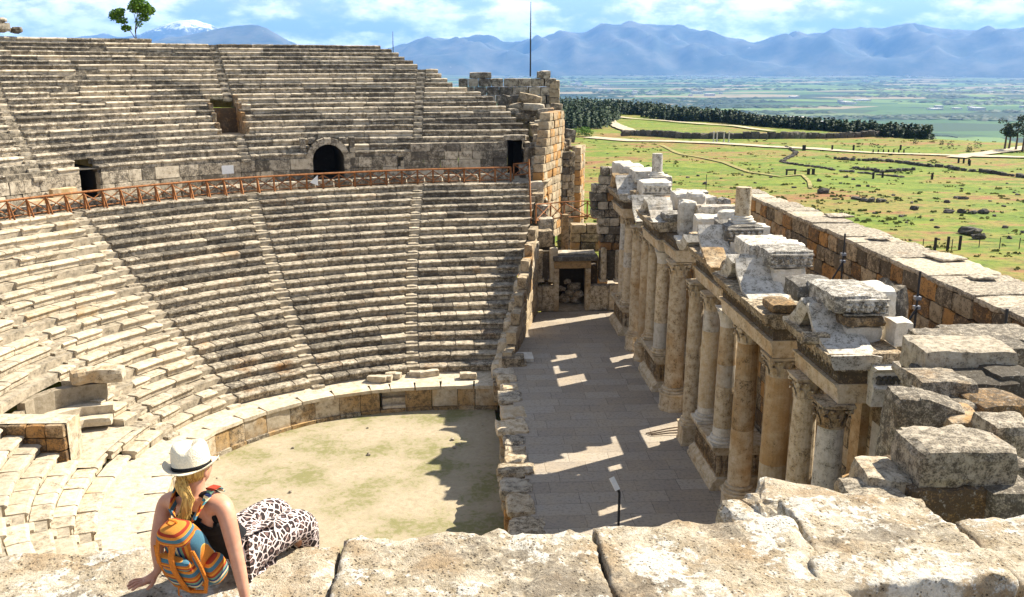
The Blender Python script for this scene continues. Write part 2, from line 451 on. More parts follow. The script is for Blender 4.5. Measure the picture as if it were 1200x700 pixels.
# ------------------------------------------------------------------ what lies in the field
def strip(name, pts, w, m, lift, kind='structure'):
    P = [ground_at(*p) for p in pts]; Q = []
    for a, b in zip(P, P[1:]):
        n = max(2, int((b - a).length / 5))
        Q += [a.lerp(b, i / n) for i in range(n)]
    Q.append(P[-1]); mb = MB()
    for i, p in enumerate(Q):
        d = Q[min(i + 1, len(Q) - 1)] - Q[max(i - 1, 0)]; d.z = 0; d.normalize(); s = Vector((-d.y, d.x, 0))
        ww = w * (1 + .35 * noise.noise(p * .15))
        for k in (-.5, -.17, .17, .5):
            v = p + s * ww * k; mb.v.append((v.x, v.y, ground_z(v.x, v.y) + lift)); mb.c.append((1, 0, 0))
    for i in range(len(Q) - 1):
        for k in range(3): mb.f.append((i * 4 + k, i * 4 + k + 1, (i + 1) * 4 + k + 1, (i + 1) * 4 + k))
    return prop(mb.build(name, m, smooth=True), kind=kind)
MAT['dirt'] = plain('pale_dirt', (.46, .38, .26), .95, .25, .6); MAT['track'] = plain('worn_grass', (.25, .215, .075), .95, .3, .5)
strip('road', [(690, 162), (740, 166), (790, 167), (840, 169), (900, 173), (960, 176), (1020, 180), (1080, 182), (1140, 184), (1215, 186)], 5, MAT['dirt'], .30)
strip('path', [(775, 171), (800, 182), (830, 188), (850, 192), (880, 203), (915, 208), (940, 206)], 1.3, MAT['track'], .2)
strip('path', [(940, 206), (948, 214), (950, 222)], .7, MAT['track'], .2)
strip('path', [(705, 136), (714, 143), (728, 151), (744, 156)], 5, MAT['dirt'], .5)
strip('path', [(708, 136), (740, 140), (790, 144), (850, 148), (905, 155)], 3.5, MAT['dirt'], .5)
strip('path', [(1120, 186), (1160, 180), (1215, 172)], 5, MAT['dirt'], .32)
# low dark boulders and grass tufts
GR = 'rocks scattered over the grass field'
def rockmesh(sx, sy, sz):
    mb = MB(); block(mb, Matrix.Identity(4), (sx, sy, sz), (4, 4, 3), min(sx, sy, sz) * .25, min(sx, sy, sz) * .28, (1, 0, .4), fr=1.2)
    return mb
protos = []
def field_rock(x, y, s, lab, k, group=GR):
    p = ground_at(x, y)
    if k >= len(protos):
        o = rockmesh(1.2, .9, .8).build('field_rock', MAT['rock']); protos.append(o)
    else:
        o = protos[k].copy(); COL.objects.link(o)
    s *= .5; o.location = (p.x, p.y, p.z + .2 * s); o.scale = (s * U(.8, 1.4), s * U(.7, 1.2), s * U(.6, .95)); o.rotation_euler = (0, 0, U(0, 6.28))
    return prop(o, lab, 'rock', group)
for i in range(5): pass
special = [(964, 227, 3.6, 'big dark boulder lying on open grass just beyond the outer wall'),
           (1072, 246, 2.4, 'dark round boulder alone on green grass right of the middle of the field'),
           (1112, 250, 1.9, 'small dark boulder, leftmost of the boulder row on green grass'),
           (1127, 250, 2.3, 'dark jagged boulder, second in the boulder row on green grass'),
           (1140, 251, 2.1, 'dark pointed boulder, third in the boulder row on green grass'),
           (1152, 251, 2.5, 'dark peaked boulder, rightmost of the boulder row on green grass'),
           (1138, 276, 4.2, 'large long dark boulder by the wire fence in the field'),
           (1146, 281, 2.6, 'low dark boulder leaning beside the large long boulder'),
           (1128, 234, 2.0, 'flat grey boulder behind the boulder row in the field'),
           (826, 216, 1.7, 'dark boulder right behind the facade top in the field'),
           (960, 213, 1.8, 'dark boulder north of the big boulder, near the low ruin line')]
for i, (x, y, s, l) in enumerate(special):
    field_rock(x, y, s, l, i if i < 5 else i % 5)
spots = [(697, 197, .9), (693, 210, .8), (806, 209, 1), (818, 207, 1), (845, 210, .9), (903, 209, 1.2), (930, 221, 1.2), (991, 209, 1.5), (1000, 211, 1.1), (1006, 219, 1.3), (1017, 219, 1.5),
         (979, 234, 1.0), (1047, 230, 1.0), (1068, 239, 1.0), (1110, 238, 1.6), (1120, 233, 1.6), (1188, 227, 1.1), (1192, 229, 1.2), (1199, 274, 1.4), (1176, 243, 1), (1098, 268, 1.2), (1056, 255, 1.2),
         (1024, 251, .9), (1092, 259, 1), (1160, 237, .9), (942, 216, .8), (985, 216, 1), (870, 206, .9), (885, 215, .8), (762, 203, .8), (730, 189, .8), (712, 181, .8), (1127, 222, 1), (1148, 222, .9), (1180, 216, .9),
         (1033, 203, 1.1), (1165, 254, 1), (1178, 268, 1.1), (1183, 280, 1.2), (1040, 239, .8), (1012, 233, .9), (905, 199, 1), (890, 197, .9), (857, 222, .8), (1100, 282, .8), (1062, 262, .9)]
for i, (x, y, s) in enumerate(spots): field_rock(x, y, s, 'small dark rock half sunk in the grass field beyond the outer wall', i % 5, 'small rocks in the grass')

# low ruin lines of dark stones
def ruin_line(pts, lab, h=.7, w=1.0):
    h *= .75
    P = [ground_at(*p) for p in pts]; mb = MB()
    for a, b in zip(P, P[1:]):
        L = (b - a).length; n = max(2, int(L / .8)); d = (b - a) / n
        for i in range(n):
            if U(0, 1) < .06: continue
            c = a + d * (i + .5)
            block(mb, T(c.x + U(-.3, .3), c.y + U(-.3, .3), ground_z(c.x, c.y) + h * .3, math.atan2(d.y, d.x) + U(-.2, .2)), (d.length * U(.8, 1.4), w * U(.6, 1.3), h * U(.6, 1.4)), (2, 2, 2), .12, .10, (1, 0, U(.2, .6)))
    prop(mb.build('ruined_wall', MAT['rock']), lab, 'low wall', 'low ruined walls in the field')
ruin_line([(921, 173), (927, 176), (933, 179), (930, 183), (921, 187), (916, 191), (935, 194), (960, 197), (985, 201), (1000, 203)], 'winding dark stone line that starts at the road and bends through the grass')
ruin_line([(975, 187), (1000, 189), (1030, 189), (1060, 192), (1090, 196), (1110, 197), (1120, 200), (1150, 202), (1175, 206), (1210, 210)], 'long straight dark stone line running to the right under the road', 1.1)
ruin_line([(1002, 198), (1012, 200), (1022, 200), (1030, 203), (1045, 202), (1070, 200)], 'short dark stone line between the two longer lines', 1.0)
ruin_line([(1005, 203), (1030, 206), (1060, 209)], 'faint low stone line under the short one', .6)
ruin_line([(999, 233), (1010, 236), (1025, 238), (1036, 237)], 'small heap line of stones left of the round boulder', .9)
# old city wall across the plateau
def city_wall():
    P = [ground_at(*p) for p in [(728, 160), (745, 159), (800, 163), (850, 163), (900, 163), (950, 163), (1000, 162), (1040, 160), (1075, 160), (1112, 160), (1122, 162)]]; mb = MB()
    for a, b in zip(P, P[1:]):
        L = (b - a).length; n = max(1, int(L / 2.6)); d = (b - a) / n
        for i in range(n):
            c = a + d * (i + .5); h = 2.4 * U(.8, 1.15)
            block(mb, T(c.x, c.y, ground_z(c.x, c.y) + h * .4, math.atan2(d.y, d.x)), (d.length * 1.06, 1.6, h), (3, 2, 3), .25, .25, (U(.45, .8), .3, U(.3, .9)))
    prop(mb.build('city_wall', MAT['ruin']), 'long low ruined stone city wall along the far edge of the field', 'wall')
city_wall()
# two pairs of thin standing columns on the road side
for x in (836, 840, 848, 854):
    p = ground_at(x, 167); mb = MB()
    lathe(mb, [(.3, 0), (.3, .2), (.2, .3), (.17, 2.9), (.26, 3.0), (.26, 3.2)], 8, T(p.x, p.y, p.z))
    prop(mb.build('standing_column', MAT['white']), 'thin pale columns standing by the road near the city wall', 'column', 'thin columns by the road')
# posts and little signs
def post(x, y, h, lab, w=.16, m='dark'):
    p = ground_at(x, y); mb = MB(); box(mb, p.x - w, p.x + w, p.y - w, p.y + w, p.z - .2, p.z + h)
    return prop(mb.build('wooden_post', MAT[m]), lab, 'post', 'wooden posts in the field')
for x, y in [(1123, 192), (1129, 192), (1135, 193), (1023, 210), (1034, 209), (1092, 211), (1136, 195)]: post(x, y, 1.3, 'short dark wooden post standing among the stone lines of the field')
for x in range(1023, 1062, 6): post(x, 180, 1.0, 'short dark post in the row along the road', .14)
for x in (943, 941, 1000, 1055, 975): post(x, 177, 1.5, 'dark narrow post at the near side of the road', .2)
p = ground_at(926.5, 206); e = empty('sign_table', p, 'dark wooden information stand on two legs in the grass', 'information stand')
mb = MB(); box(mb, -1.0, 1.0, -.35, .35, 1.0, 1.25); mb.build('top', MAT['dark'], e)
for s in (-.85, .85): mb = MB(); box(mb, s - .12, s + .12, -.2, .2, -.1, .997); mb.build('leg', MAT['dark'], e)
p = ground_at(950, 205); e = empty('sign_table', p, 'dark twin-post information stand right of the wider one', 'information stand')
for s in (-.5, .5): mb = MB(); box(mb, s - .25, s + .25, -.2, .2, -.1, 1.1); mb.build('post', MAT['dark'], e)
mb = MB(); box(mb, -.78, .78, -.22, .22, 1.102, 1.22); mb.build('top', MAT['dark'], e)
# wire fence
e = empty('wire_fence', (0, 0, 0), 'wire fence with thin dark posts across the near grass', 'fence')
fp = [ground_at(x, y) for x, y in [(1081, 294), (1095, 296), (1110, 295), (1115, 294), (1124, 294), (1147, 291), (1171, 292), (1194, 293), (1216, 294)]]
for i, p in enumerate(fp):
    big = i in (1, 2, 4); w = .12 if big else .035; h = 1.7 if big else 1.35
    mb = MB(); box(mb, p.x - w, p.x + w, p.y - w, p.y + w, p.z - .2, p.z + h); mb.build('post', MAT['dark'], e)
for h in (.4, .8, 1.2): mb = MB(); tube(mb, [p + Vector((0, -.02, h)) for p in fp], .008, 4); mb.build('wire', MAT['pole'], e)

# ------------------------------------------------------------------ trees
def leafmat(name, a, b):
    m, nt, bs = newmat(name)
    at = N(nt, 'ShaderNodeAttribute', attribute_name='tone'); sp = N(nt, 'ShaderNodeSeparateColor'); nt.links.new(at.outputs['Color'], sp.inputs[0])
    nt.links.new(mix(nt, sp.outputs[0], a, b), bs.inputs['Base Color']); bs.inputs['Roughness'].default_value = .7
    return m
MAT['conifer'] = leafmat('conifer_needles', (.012, .024, .009), (.045, .075, .022))
MAT['leaf'] = leafmat('broad_leaves', (.05, .12, .008), (.15, .26, .02))
MAT['bark'] = plain('bark', (.10, .07, .05), .95, .4, 6)
mb = MB()
def conifer(mb, x, y, z, h, r):
    t0 = U(0, .7)
    for k in range(3):
        zb = z + h * (.06 + .27 * k); zt = z + h * min(1, .5 + .26 * k); rr = r * (1 - .27 * k)
        n = 7; c = []; vs = []
        for i in range(n):
            a = 2 * PI * i / n + k; q = rr * U(.65, 1.25); vs.append((x + q * math.cos(a), y + q * math.sin(a), zb + U(-.14, .14) * h)); c.append((min(1, t0 + U(0, .4)), 0, 0))
        vs.append((x + U(-.15, .15), y + U(-.15, .15), zt)); c.append((t0, 0, 0))
        mb.add(vs, [(i, (i + 1) % n, n) for i in range(n)], c)
def pine(mb, x, y, z, h, r):
    t0 = U(0, .5)
    for _ in range(30):
        f = U(0, 1) ** 1.3; q = r * (1.06 - f) ** .8 * math.sqrt(U(.1, 1)); a = U(0, 6.283); p = Vector((x + q * math.cos(a), y + q * math.sin(a), z + h * (.08 + .9 * f)))
        u = Vector((math.cos(a), math.sin(a), U(-.5, .5))) * U(.35, .75); v = Vector((-math.sin(a) * .6, math.cos(a) * .6, U(.2, .7))) * U(.4, .8)
        mb.add([p - u, p + v, p + u, p - v], [(0, 1, 2, 3)], (min(1, t0 + U(0, .5)), 0, 0))
cnt = 0
while cnt < 5600:
    az = U(5.2, 27.2); e = lerp_table(EDGE, az)
    near = 345 if az < 8.7 else (345 + (az - 8.7) / .9 * 70 if az < 9.6 else min(e - 6, 415 + max(0, 13 - az) * 18))
    D = U(min(near, e - 12), e + 60)
    x, y = D * math.sin(R(az)), D * math.cos(R(az))
    if noise.noise(Vector((x / 26, y / 26, 5.))) > .32 and D > 430: continue
    cnt += 1; h = U(2.4, 6.6) * (1 if az < 17 else .75); pine(mb, x, y, ground_z(x, y) - .2, h, h * U(.24, .40))
prop(mb.build('forest', MAT['conifer']), 'dark conifer forest on the slope beyond the city wall', 'forest', kind='stuff')

def leafy(mb, c, r, n, s):
    for _ in range(n):
        d = Vector((U(-1, 1), U(-1, 1), U(-1, 1)))
        if d.length > 1 or d.length < .2: continue
        p = Vector(c) + Vector((d.x * r[0], d.y * r[1], d.z * r[2]))
        u = Vector((U(-1, 1), U(-1, 1), U(-.6, .6))).normalized(); v = u.cross(Vector((U(-1, 1), U(-1, 1), U(-1, 1)))).normalized()
        k = s * U(.6, 1.3); t = U(0, 1)
        mb.add([p - u * k, p + v * k * .45, p + u * k, p - v * k * .45], [(0, 1, 2, 3)], (t, 0, 0))

for i, (x, y, h, lab) in enumerate(((1177, 176, 8.5, 'dark open-crowned tree at the right edge by the road, leftmost of the clump'), (1182, 176, 7, 'thin dark tree, second in the clump at the right edge by the road'), (1190, 177, 8, 'dark tree, third in the clump at the right edge by the road'), (1198, 178, 9.5, 'tallest dark tree at the very right edge by the road'))):
    p_ = ground_at(x, y); e = empty('field_tree', p_, lab, 'tree', 'trees by the road at the right edge'); mb = MB(); tube(mb, [p_ - Vector((0, 0, .3)), p_ + Vector((.1, 0, h * .4)), p_ + Vector((0, .1, h * .85))], [.3, .22, .06], 6); o = mb.build('trunk', MAT['bark']); o.parent = e; o.matrix_parent_inverse = Matrix.Translation(-p_)
    mb = MB()
    for q in range(7): leafy(mb, p_ + Vector((U(-1.3, 1.3), U(-1.3, 1.3), h * U(.5, .98))), (1.2, 1.2, .8), 130, .32)
    o = mb.build('crown', MAT['conifer']); o.parent = e; o.matrix_parent_inverse = Matrix.Translation(-p_)
p_ = ground_at(681, 160); mb = MB()
for q in range(5): leafy(mb, p_ + Vector((U(-3, 3), U(-2, 2), U(.6, 2.2))), (2.4, 2, 1.4), 320, .3)
prop(mb.build('bush', MAT['leaf']), 'bright yellow-green bush before the dark forest, right of the ruined tower', 'bush')
for i, (x, y, s) in enumerate(((1113, 174, 1.6), (1135, 178, 1.4), (1145, 174, 2.0), (1103, 170, 1.2), (1073, 169, 1.5))):
    p_ = ground_at(x, y); mb = MB(); leafy(mb, p_ + Vector((0, 0, s * .5)), (s * .6, s * .6, s * .7), 160, .22); prop(mb.build('shrub', MAT['conifer']), 'small dark shrub standing on the grass beyond the road', 'shrub', 'shrubs beyond the road')
# far settlement and tree clumps on the plain
mb = MB(); T_ = MB()
for i in range(900):
    az = R(U(-2, 33)); D = U(9500, 16500) if i < 700 else U(3500, 9000); x, y = D * math.sin(az), D * math.cos(az)
    if noise.noise(Vector((x / 1700, y / 2600, 4.))) < .12: continue
    w, h = U(10, 32), U(6, 16); z = ground_z(x, y); box(mb, x - w, x + w, y - w, y + w, z - 4, z + h, (U(.8, 1.2), 0, 0))
prop(mb.build('town', plain('pale_plaster', (.62, .57, .52), .8, .2, .01)), 'pale far town scattered over the plain below the mountains', 'town', kind='stuff')
n = 0
while n < 2600:
    az = R(U(3, 33)); D = 2600 * (14500 / 2600) ** U(0, 1); x, y = D * math.sin(az), D * math.cos(az)
    if noise.noise(Vector((x / 900, y / 350, 8.))) < .18: continue
    n += 1; z = ground_z(x, y); s = U(6, 13) * (1 + D / 8000)
    vs = [(x + s * U(.8, 2.6) * math.cos(a * 1.0472), y + s * math.sin(a * 1.0472), z + U(0, .3) * s) for a in range(6)] + [(x, y, z + s * .55)]
    T_.add(vs, [(k, (k + 1) % 6, 6) for k in range(6)], (U(.2, .9), 0, 0))
prop(T_.build('tree_clumps', MAT['conifer']), 'dark tree clumps and hedgerows over the far plain', 'trees', kind='stuff')

# dry tufts and low growth all over the field
MAT['tuft'] = leafmat('dry_tufts', (.075, .105, .016), (.27, .25, .065))
mb = MB(); n = 0
while n < 1300:
    az = R(U(6, 34)); D = 78 * (330 / 78) ** U(0, 1); x, y = D * math.sin(az), D * math.cos(az)
    if x < 27 and y < 95: continue
    cl = noise.noise(Vector((x / 14, y / 14, 3.)))
    if cl < U(-.25, .4): continue
    n += 1; z = ground_z(x, y); s = U(.2, .62) * (1.5 if U(0, 1) < .06 else 1); t = min(1, max(0, .5 + noise.noise(Vector((x / 30, y / 30, 11.))) + U(-.3, .3)))
    for q in range(5):
        a = U(0, 6.28); c = Vector((x + U(-s, s), y + U(-s, s), z)); u = Vector((math.cos(a), math.sin(a), 0)) * s * U(.3, .7)
        mb.add([c - u, c + u, c + u * .6 + Vector((U(-.1, .1), U(-.1, .1), s * U(.25, .6))), c - u * .5 + Vector((U(-.1, .1), U(-.1, .1), s * U(.25, .6)))], [(0, 1, 2, 3)], (min(1, max(0, t + U(-.2, .2))), 0, 0))
prop(mb.build('grass_tufts', MAT['tuft']), 'tufts and dry weeds over the grass field', 'grass', kind='stuff')
# ------------------------------------------------------------------ the round of seats
CX, CY = -1.5, 40.
T0 = [(-24, 17.0), (-16, 16.3), (-8, 15.9), (0, 15.7), (12, 15.6), (30, 15.15), (48, 15.5), (60, 15.3), (75, 14.8), (90, 14.5), (110, 14.3), (150, 14.3)]
T21 = [(-24, 37.2), (-16, 35.4), (-10, 34.2), (-5, 33.2), (0, 32.7), (4, 32.3), (12, 31.4), (20, 31.1), (31, 30.8), (45, 30.3), (58, 30.4), (90, 30.2), (150, 30)]
TU = [(-24, 43.5), (-16, 41.2), (-11, 39.6), (-4, 38.5), (4, 38.0), (15, 37.7), (27, 37.4), (41, 36.0), (55, 34.6), (70, 34.2), (100, 34), (150, 34)]
def sm(tb, th): return sum(lerp_table(tb, th + d) * w for d, w in ((-6, 1), (-3, 2), (0, 3), (3, 2), (6, 1))) / 9
def zl(k): return -.4 + .44 * k
ZU = [(0, 11.05), (3, 12.5), (7, 14.35), (16, 17.95), (21, 19.75), (23, 20.5)]
def rl(th, k): return sm(T0, th) + (sm(T21, th) - sm(T0, th)) * k / 21
def ru(th, k): return sm(TU, th) + .75 * k
def zu(k): return lerp_table(ZU, k) if k >= 0 else 11.05 + .46 * k
def PT(r, th, z): a = R(th); return Vector((CX - r * math.sin(a), CY + r * math.cos(a), z))
def th_at(px, rf, z):
    lo, hi = -30., 75.
    for _ in range(40):
        mid = (lo + hi) / 2
        if px_of(PT(rf(mid), mid, z)) > px: lo = mid
        else: hi = mid
    return (lo + hi) / 2

def seat_mod(p, e, sx, sy, sz):
    # y- is the front: the lip stands proud of the hollowed riser
    if e[1] == 0 and abs(p.y / sy + .1667) < .06: p.y = -sy / 2 + .13 + (p.y / sy + .1667) * .2
    if e[1] < 0:
        if p.z < sz * .12: p.y += .115
        elif e[2] > 0: p.z -= .035; p.y += .01
    return p
def seat_row(mb, rf, z, ta, tb, depth, h, Lr=(.9, 1.9), worn=.03, gap=.008, org=.3, drk=.32, chip=.02):
    th = ta; first = True; run = rtone(.8, 1.12, org, drk); n = 0
    while th < tb - .15:
        r = rf(th); L = U(*Lr); dth = math.degrees(L / r)
        if th + dth > tb - math.degrees(.5 / r): dth = tb - th
        wob = noise.noise_vector(Vector((th * .11, z * 1.7, 4.)))
        a, b = PT(r + wob.x * .07, th, z), PT(rf(th + dth) + wob.x * .07, th + dth, z)
        th += dth
        gone = U(0, 1) < worn * .5
        n -= 1
        if n <= 0: run = rtone(.86, 1.12, org, drk); n = random.Random(int(th * 97)).randint(1, 4)
        t = (run[0] * U(.92, 1.08), run[1], min(1, max(0, run[2] + U(-.12, .12))))
        d = (b - a); L = d.length; rz = math.atan2(-d.y, -d.x)
        c = (a + b) / 2; out = Vector((c.x - CX, c.y - CY, 0)).normalized()
        push = U(-.012, .016); drop = 0
        if U(0, 1) < worn: push = U(.04, .22); drop = U(0, .1)
        if gone: push = U(.2, .38); drop = U(.1, .2)
        c = c + out * (depth / 2 + push); c.z = z - h / 2 - drop + U(-.008, .008) + wob.y * .05
        block(mb, T(c.x, c.y, c.z, rz, U(-.012, .012), U(-.006, .006)), (L - gap * U(.3, 1.3), depth, h), (max(2, int(L / .3)), 3, 4), chip, .018, t, seat_mod, fr=3.)

def core(mb, rf, zf, k0, k1, ta, tb, back=.16):
    """Rubble bed under the rows: a stepped sheet a little behind the seat faces."""
    n = max(3, int((tb - ta) / 1.2)); rows = []
    for k in range(k0, k1 + 1):
        rows.append((k, zf(k) - .5)); rows.append((k, zf(k) - .07))
    rows.append((k1 + 1, zf(k1) - .07))
    vs = []
    for k, z in rows:
        for i in range(n + 1):
            th = ta + (tb - ta) * i / n; vs.append(PT(rf(th, k) + back, th, z))
    fs = []
    for j in range(len(rows) - 1):
        for i in range(n): fs.append((j * (n + 1) + i, j * (n + 1) + i + 1, (j + 1) * (n + 1) + i + 1, (j + 1) * (n + 1) + i))
    mb.add(vs, fs, (.95, .1, .2))

# stairways of the lower tier: angle of the left edge at the bottom and the top row, width in metres
SL = [(7.3, 3.8, .8, 'straight worn stairway up the lower seats, nearest to the stage'),
      (29.8, 26.6, .85, 'worn stairway up the middle of the lower seats'),
      (49.6, 49.3, .85, 'worn stairway up the left part of the lower seats, with a dark edge'),
      (67.5, 69.5, .9, 'broken stairway up the lower seats at the left edge of the picture')]
END0, END1 = -12.5, -11.6
def lw(i, k):  # left edge angle of stair i at row k
    a, b = SL[i][0], SL[i][1]; return a + (b - a) * k / 21
def lwr(i, k): return lw(i, k) - math.degrees(SL[i][2] / rl(lw(i, k), k))
GW = 'wedges of the lower tier of seats'
wl = ['lower wedge of stone seats between the stage and the nearest stairway', 'lower wedge of stone seats between the two stairways in the middle',
      'wide lower wedge of pale stone seats between the middle stairway and the dark-edged stairway', 'bleached lower wedge of broken seats left of the dark-edged stairway',
      ]
def lower_wedge(lab, ra, rb, kmax=21, skip=None, worn=.05, pale=False, fixed=None):
    e = empty('seating_wedge', PT(rl(20, 0), fixed if fixed else ra(0), -.8), lab, 'stone seating', GW)
    o = Vector(e.location)
    cm = MB()
    if skip: core(cm, rl, zl, 7, 21, ra(10) - .8, rb(10) + 1, .2); core(cm, rl, zl, 0, 7, ra(10) - .8, 71.6, .2)
    else: core(cm, rl, zl, 0, 21, (ra(10) if fixed is None else ra(0)) - .8, (rb(10) if fixed is None else rb(0)) + 4.2, .2)
    cb = cm.build('rubble_bed', MAT['core']); par(cb, e)
    for k in range(0, kmax + 1):
        ta, tb = ra(k), rb(k)
        segs = [(ta, tb)]
        if skip and k in skip:
            s0, s1 = skip[k]; segs = [(a, b) for a, b in ((ta, min(tb, s0)), (max(ta, s1), tb)) if b - a > 1]
        for a, b in segs:
            mb = MB(); seat_row(mb, lambda t: rl(t, k), zl(k), a, b, (rl(a, 21) - rl(a, 0)) / 21 + .12, .445, worn=worn, drk=.2 if pale else .34, org=.4)
            if mb.v: par(mb.build('seat_row', MAT['seat_low'] if pale else MAT['seat']), e)
def par(o, e):
    o.parent = e; o.matrix_parent_inverse = Matrix.Translation(-Vector(e.location)); return o

lower_wedge(wl[0], lambda k: END0 + (END1 - END0) * k / 21, lambda k: lwr(0, k), worn=.03)
lower_wedge(wl[1], lambda k: lw(0, k), lambda k: lwr(1, k), worn=.02)
lower_wedge(wl[2], lambda k: lw(1, k), lambda k: lwr(2, k), worn=.03)
lower_wedge(wl[3], lambda k: lw(2, k), lambda k: lwr(3, k), worn=.16, pale=True)
NICHE = {k: (71.5, 88) for k in range(2, 8)}
lower_wedge('bleached lower wedge of seats broken by the rounded niche', lambda k: lw(3, k), lambda k: 88.5, skip=NICHE, worn=.14, pale=True)
lower_wedge('lower wedge of near seats left of the seated person, seen from behind', lambda k: 89.0, lambda k: 110., worn=.05, pale=True, fixed=89)
lower_wedge('lower wedge of near seats right at the bottom left corner', lambda k: 113.4, lambda k: 132., worn=.1, pale=True, fixed=113.4)

def stairway(edge, rf, zf, k0, k1, w, lab, group, m, steps=2, riser=.44):
    e = empty('stairway', PT(rf(edge(k0), k0), edge(k0), zf(k0) - .5), lab, 'stairway', group)
    for k in range(k0, k1 + 1):
        for s in range(steps):
            kk = k + s / steps - .5; z = zf(k) - riser + riser * (s + .0) / steps + .06
            th = edge(max(k0, kk)); r = rf(th, kk + .35)
            tm = th - math.degrees(w / 2 / r)
            c = PT(r + .28, tm, z - .14); mb = MB()
            block(mb, T(c.x + U(-.02, .02), c.y + U(-.02, .02), c.z, R(tm)), (w * U(.92, 1), .62, .30), (3, 2, 2), .03, .012, rtone(.8, 1.15, .25, .4))
            par(mb.build('step', m), e)
GS = 'stairways between the lower wedges'
for i, (a, b, w, lab) in enumerate(SL): stairway(lambda k, i=i: lw(i, k), rl, zl, 0, 21, w, lab, GS, MAT['seat_low'])
stairway(lambda k: 113.2, rl, zl, 0, 16, .8, 'near stairway down the seats at the bottom left corner', GS, MAT['seat_low'])

# rounded niche with a bench, let into the left seats, and the brown side wall before it
nc = PT(16.9, 79.5, 0)
e = empty('exedra', (nc.x, nc.y, .5), 'half-round marble niche with curved bench let into the seats', 'niche')
def arc_blocks(mb, c, r, th0, th1, z0, z1, dep, tone=(1.05, .1, .0)):
    th = th0
    while th < th1 - .5:
        d = math.degrees(U(.9, 1.3) / r); d = min(d, th1 - th); a = R(th + d / 2)
        p = Vector((c.x - math.sin(a) * (r + dep / 2), c.y + math.cos(a) * (r + dep / 2), (z0 + z1) / 2))
        block(mb, T(p.x, p.y, p.z, a), (2 * r * math.sin(R(d) / 2) * (1 + dep / r) + .01, dep, z1 - z0), (3, 2, 2), .03, .012, (tone[0] * U(.95, 1.1), tone[1], tone[2])); th += d
mb = MB(); arc_blocks(mb, nc, 1.7, -8, 150, .3, .75, .6); par(mb.build('lower_step', MAT['seat_low']), e)
mb = MB(); arc_blocks(mb, nc, 2.3, -5, 140, .5, 1.2, .65); par(mb.build('bench', MAT['seat_low']), e)
mb = MB(); arc_blocks(mb, nc, 2.95, 4, 84, .6, 2.15, .5); arc_blocks(mb, nc, 2.95, 84, 128, .6, 1.8, .5); par(mb.build('back_wall', MAT['seat_low']), e)
fl = MB(); pv_ = [PT(rl(71.4 + i * 2.2, q), 71.4 + i * 2.2, .09) for i in range(9) for q in (1.35, 3, 8)]; fl.add(pv_, [(3 * i + j, 3 * i + j + 1, 3 * i + j + 4, 3 * i + j + 3) for i in range(8) for j in range(2)], (1, .1, .1)); par(fl.build('niche_floor', MAT['seat_low']), e)
mb.add(vs, [(0, i, i + 1) for i in range(1, len(vs) - 1)], (1, .1, 0)); par(mb.build('pavement', MAT['seat_low']), e)
for th in (0, 20):
    mb = MB(); a = R(th); p = Vector((nc.x - math.sin(a) * 3.3, nc.y + math.cos(a) * 3.3, 2.55))
    block(mb, T(p.x, p.y, p.z, a + .1), (1.5, .9, .75), (4, 3, 3), .08, .05, (1., .5, .2)); par(mb.build('top_block', MAT['seat_low']), e)
mb = MB()
for j in range(7):
    r0_, z1 = 16.45 + j * .85, 2.25
    for q in range(3):
        zt = z1 - q * .62
        if zt < zl(int((r0_ - 14.5) / .75)) - .6: continue
        c = PT(r0_ + .43, 88.6, zt - .31); block(mb, T(c.x, c.y, c.z, R(88.6)+PI/2), (.85, .7, .61), (3, 2, 2), .03, .015, (.9, U(.3, .9), U(.2, .5)))
prop(mb.build('flank_wall', MAT['wall']), 'brown stepped side wall of the niche at the left edge, facing the near seats', 'wall')
mb = MB(); vs = []
for r_ in (16.4, 18, 20, 22, 24):
    for t_ in (84.5, 85.5, 87, 88.9): vs.append(PT(r_, t_, 2.27 + (.0 if t_ > 85 else -.1)))
mb.add(vs, [(i * 4 + j, i * 4 + j + 1, i * 4 + j + 5, i * 4 + j + 4) for i in range(4) for j in range(3)], (1.05, .1, .1)); 
vs = [PT(r_, t_, z_) for t_ in (84.5, 88.9) for r_, z_ in ((16.4, 2.25), (16.4, -.6))]; mb.add(vs, [(0, 1, 3, 2)], (1, .4, .2))
prop(mb.build('platform', MAT['seat_low']), kind='structure')

# wall round the orchestra, its walk, the orchestra floor
def RP(th): return lerp_table([(-24, 14.3), (-10, 13.7), (5, 13.5), (30, 13.75), (60, 13.75), (75, 12.9), (90, 12.2), (110, 11.9), (150, 11.9)], th)
mb = MB(); th = -15.
while th < 132:
    d = math.degrees(U(1.0, 1.7) / 14); r = RP(th)
    gapped = abs(th - 9) < 3
    a, b = PT(r, th, 0), PT(RP(th + d), th + d, 0); dv = b - a; rz = math.atan2(-dv.y, -dv.x); o = (a + b) / 2; out = Vector((o.x - CX, o.y - CY, 0)).normalized()
    if not gapped:
        c = o + out * .25; block(mb, T(c.x, c.y, -1.82, rz), (dv.length + .0, .5, 1.22), (4, 2, 4), .02, .015, (U(.85, 1.1), U(.3, 1), U(0, .4)))
    c = o + out * .15; block(mb, T(c.x, c.y, -2.42, rz), (dv.length, .6, .3), (3, 2, 1), .03, .02, (U(.85, 1.1), U(.2, .9), U(.2, .5)))
    th += d
for q in range(4):
    zt_ = -2.12 + q * .36; c = PT(RP(9) + .25 + q * .36, 9.0, (zt_ - 2.6) / 2); block(mb, T(c.x, c.y, c.z, R(9)), (2.5, .44, zt_ + 2.6), (4, 2, 3), .03, .02, rtone(.9, 1.1, .4, .3))
ob = mb.build('orchestra_wall', MAT['seat_low']); e_pod = prop(ob, 'curved tan marble wall round the orchestra floor', 'wall')
mb = MB(); th = -15.
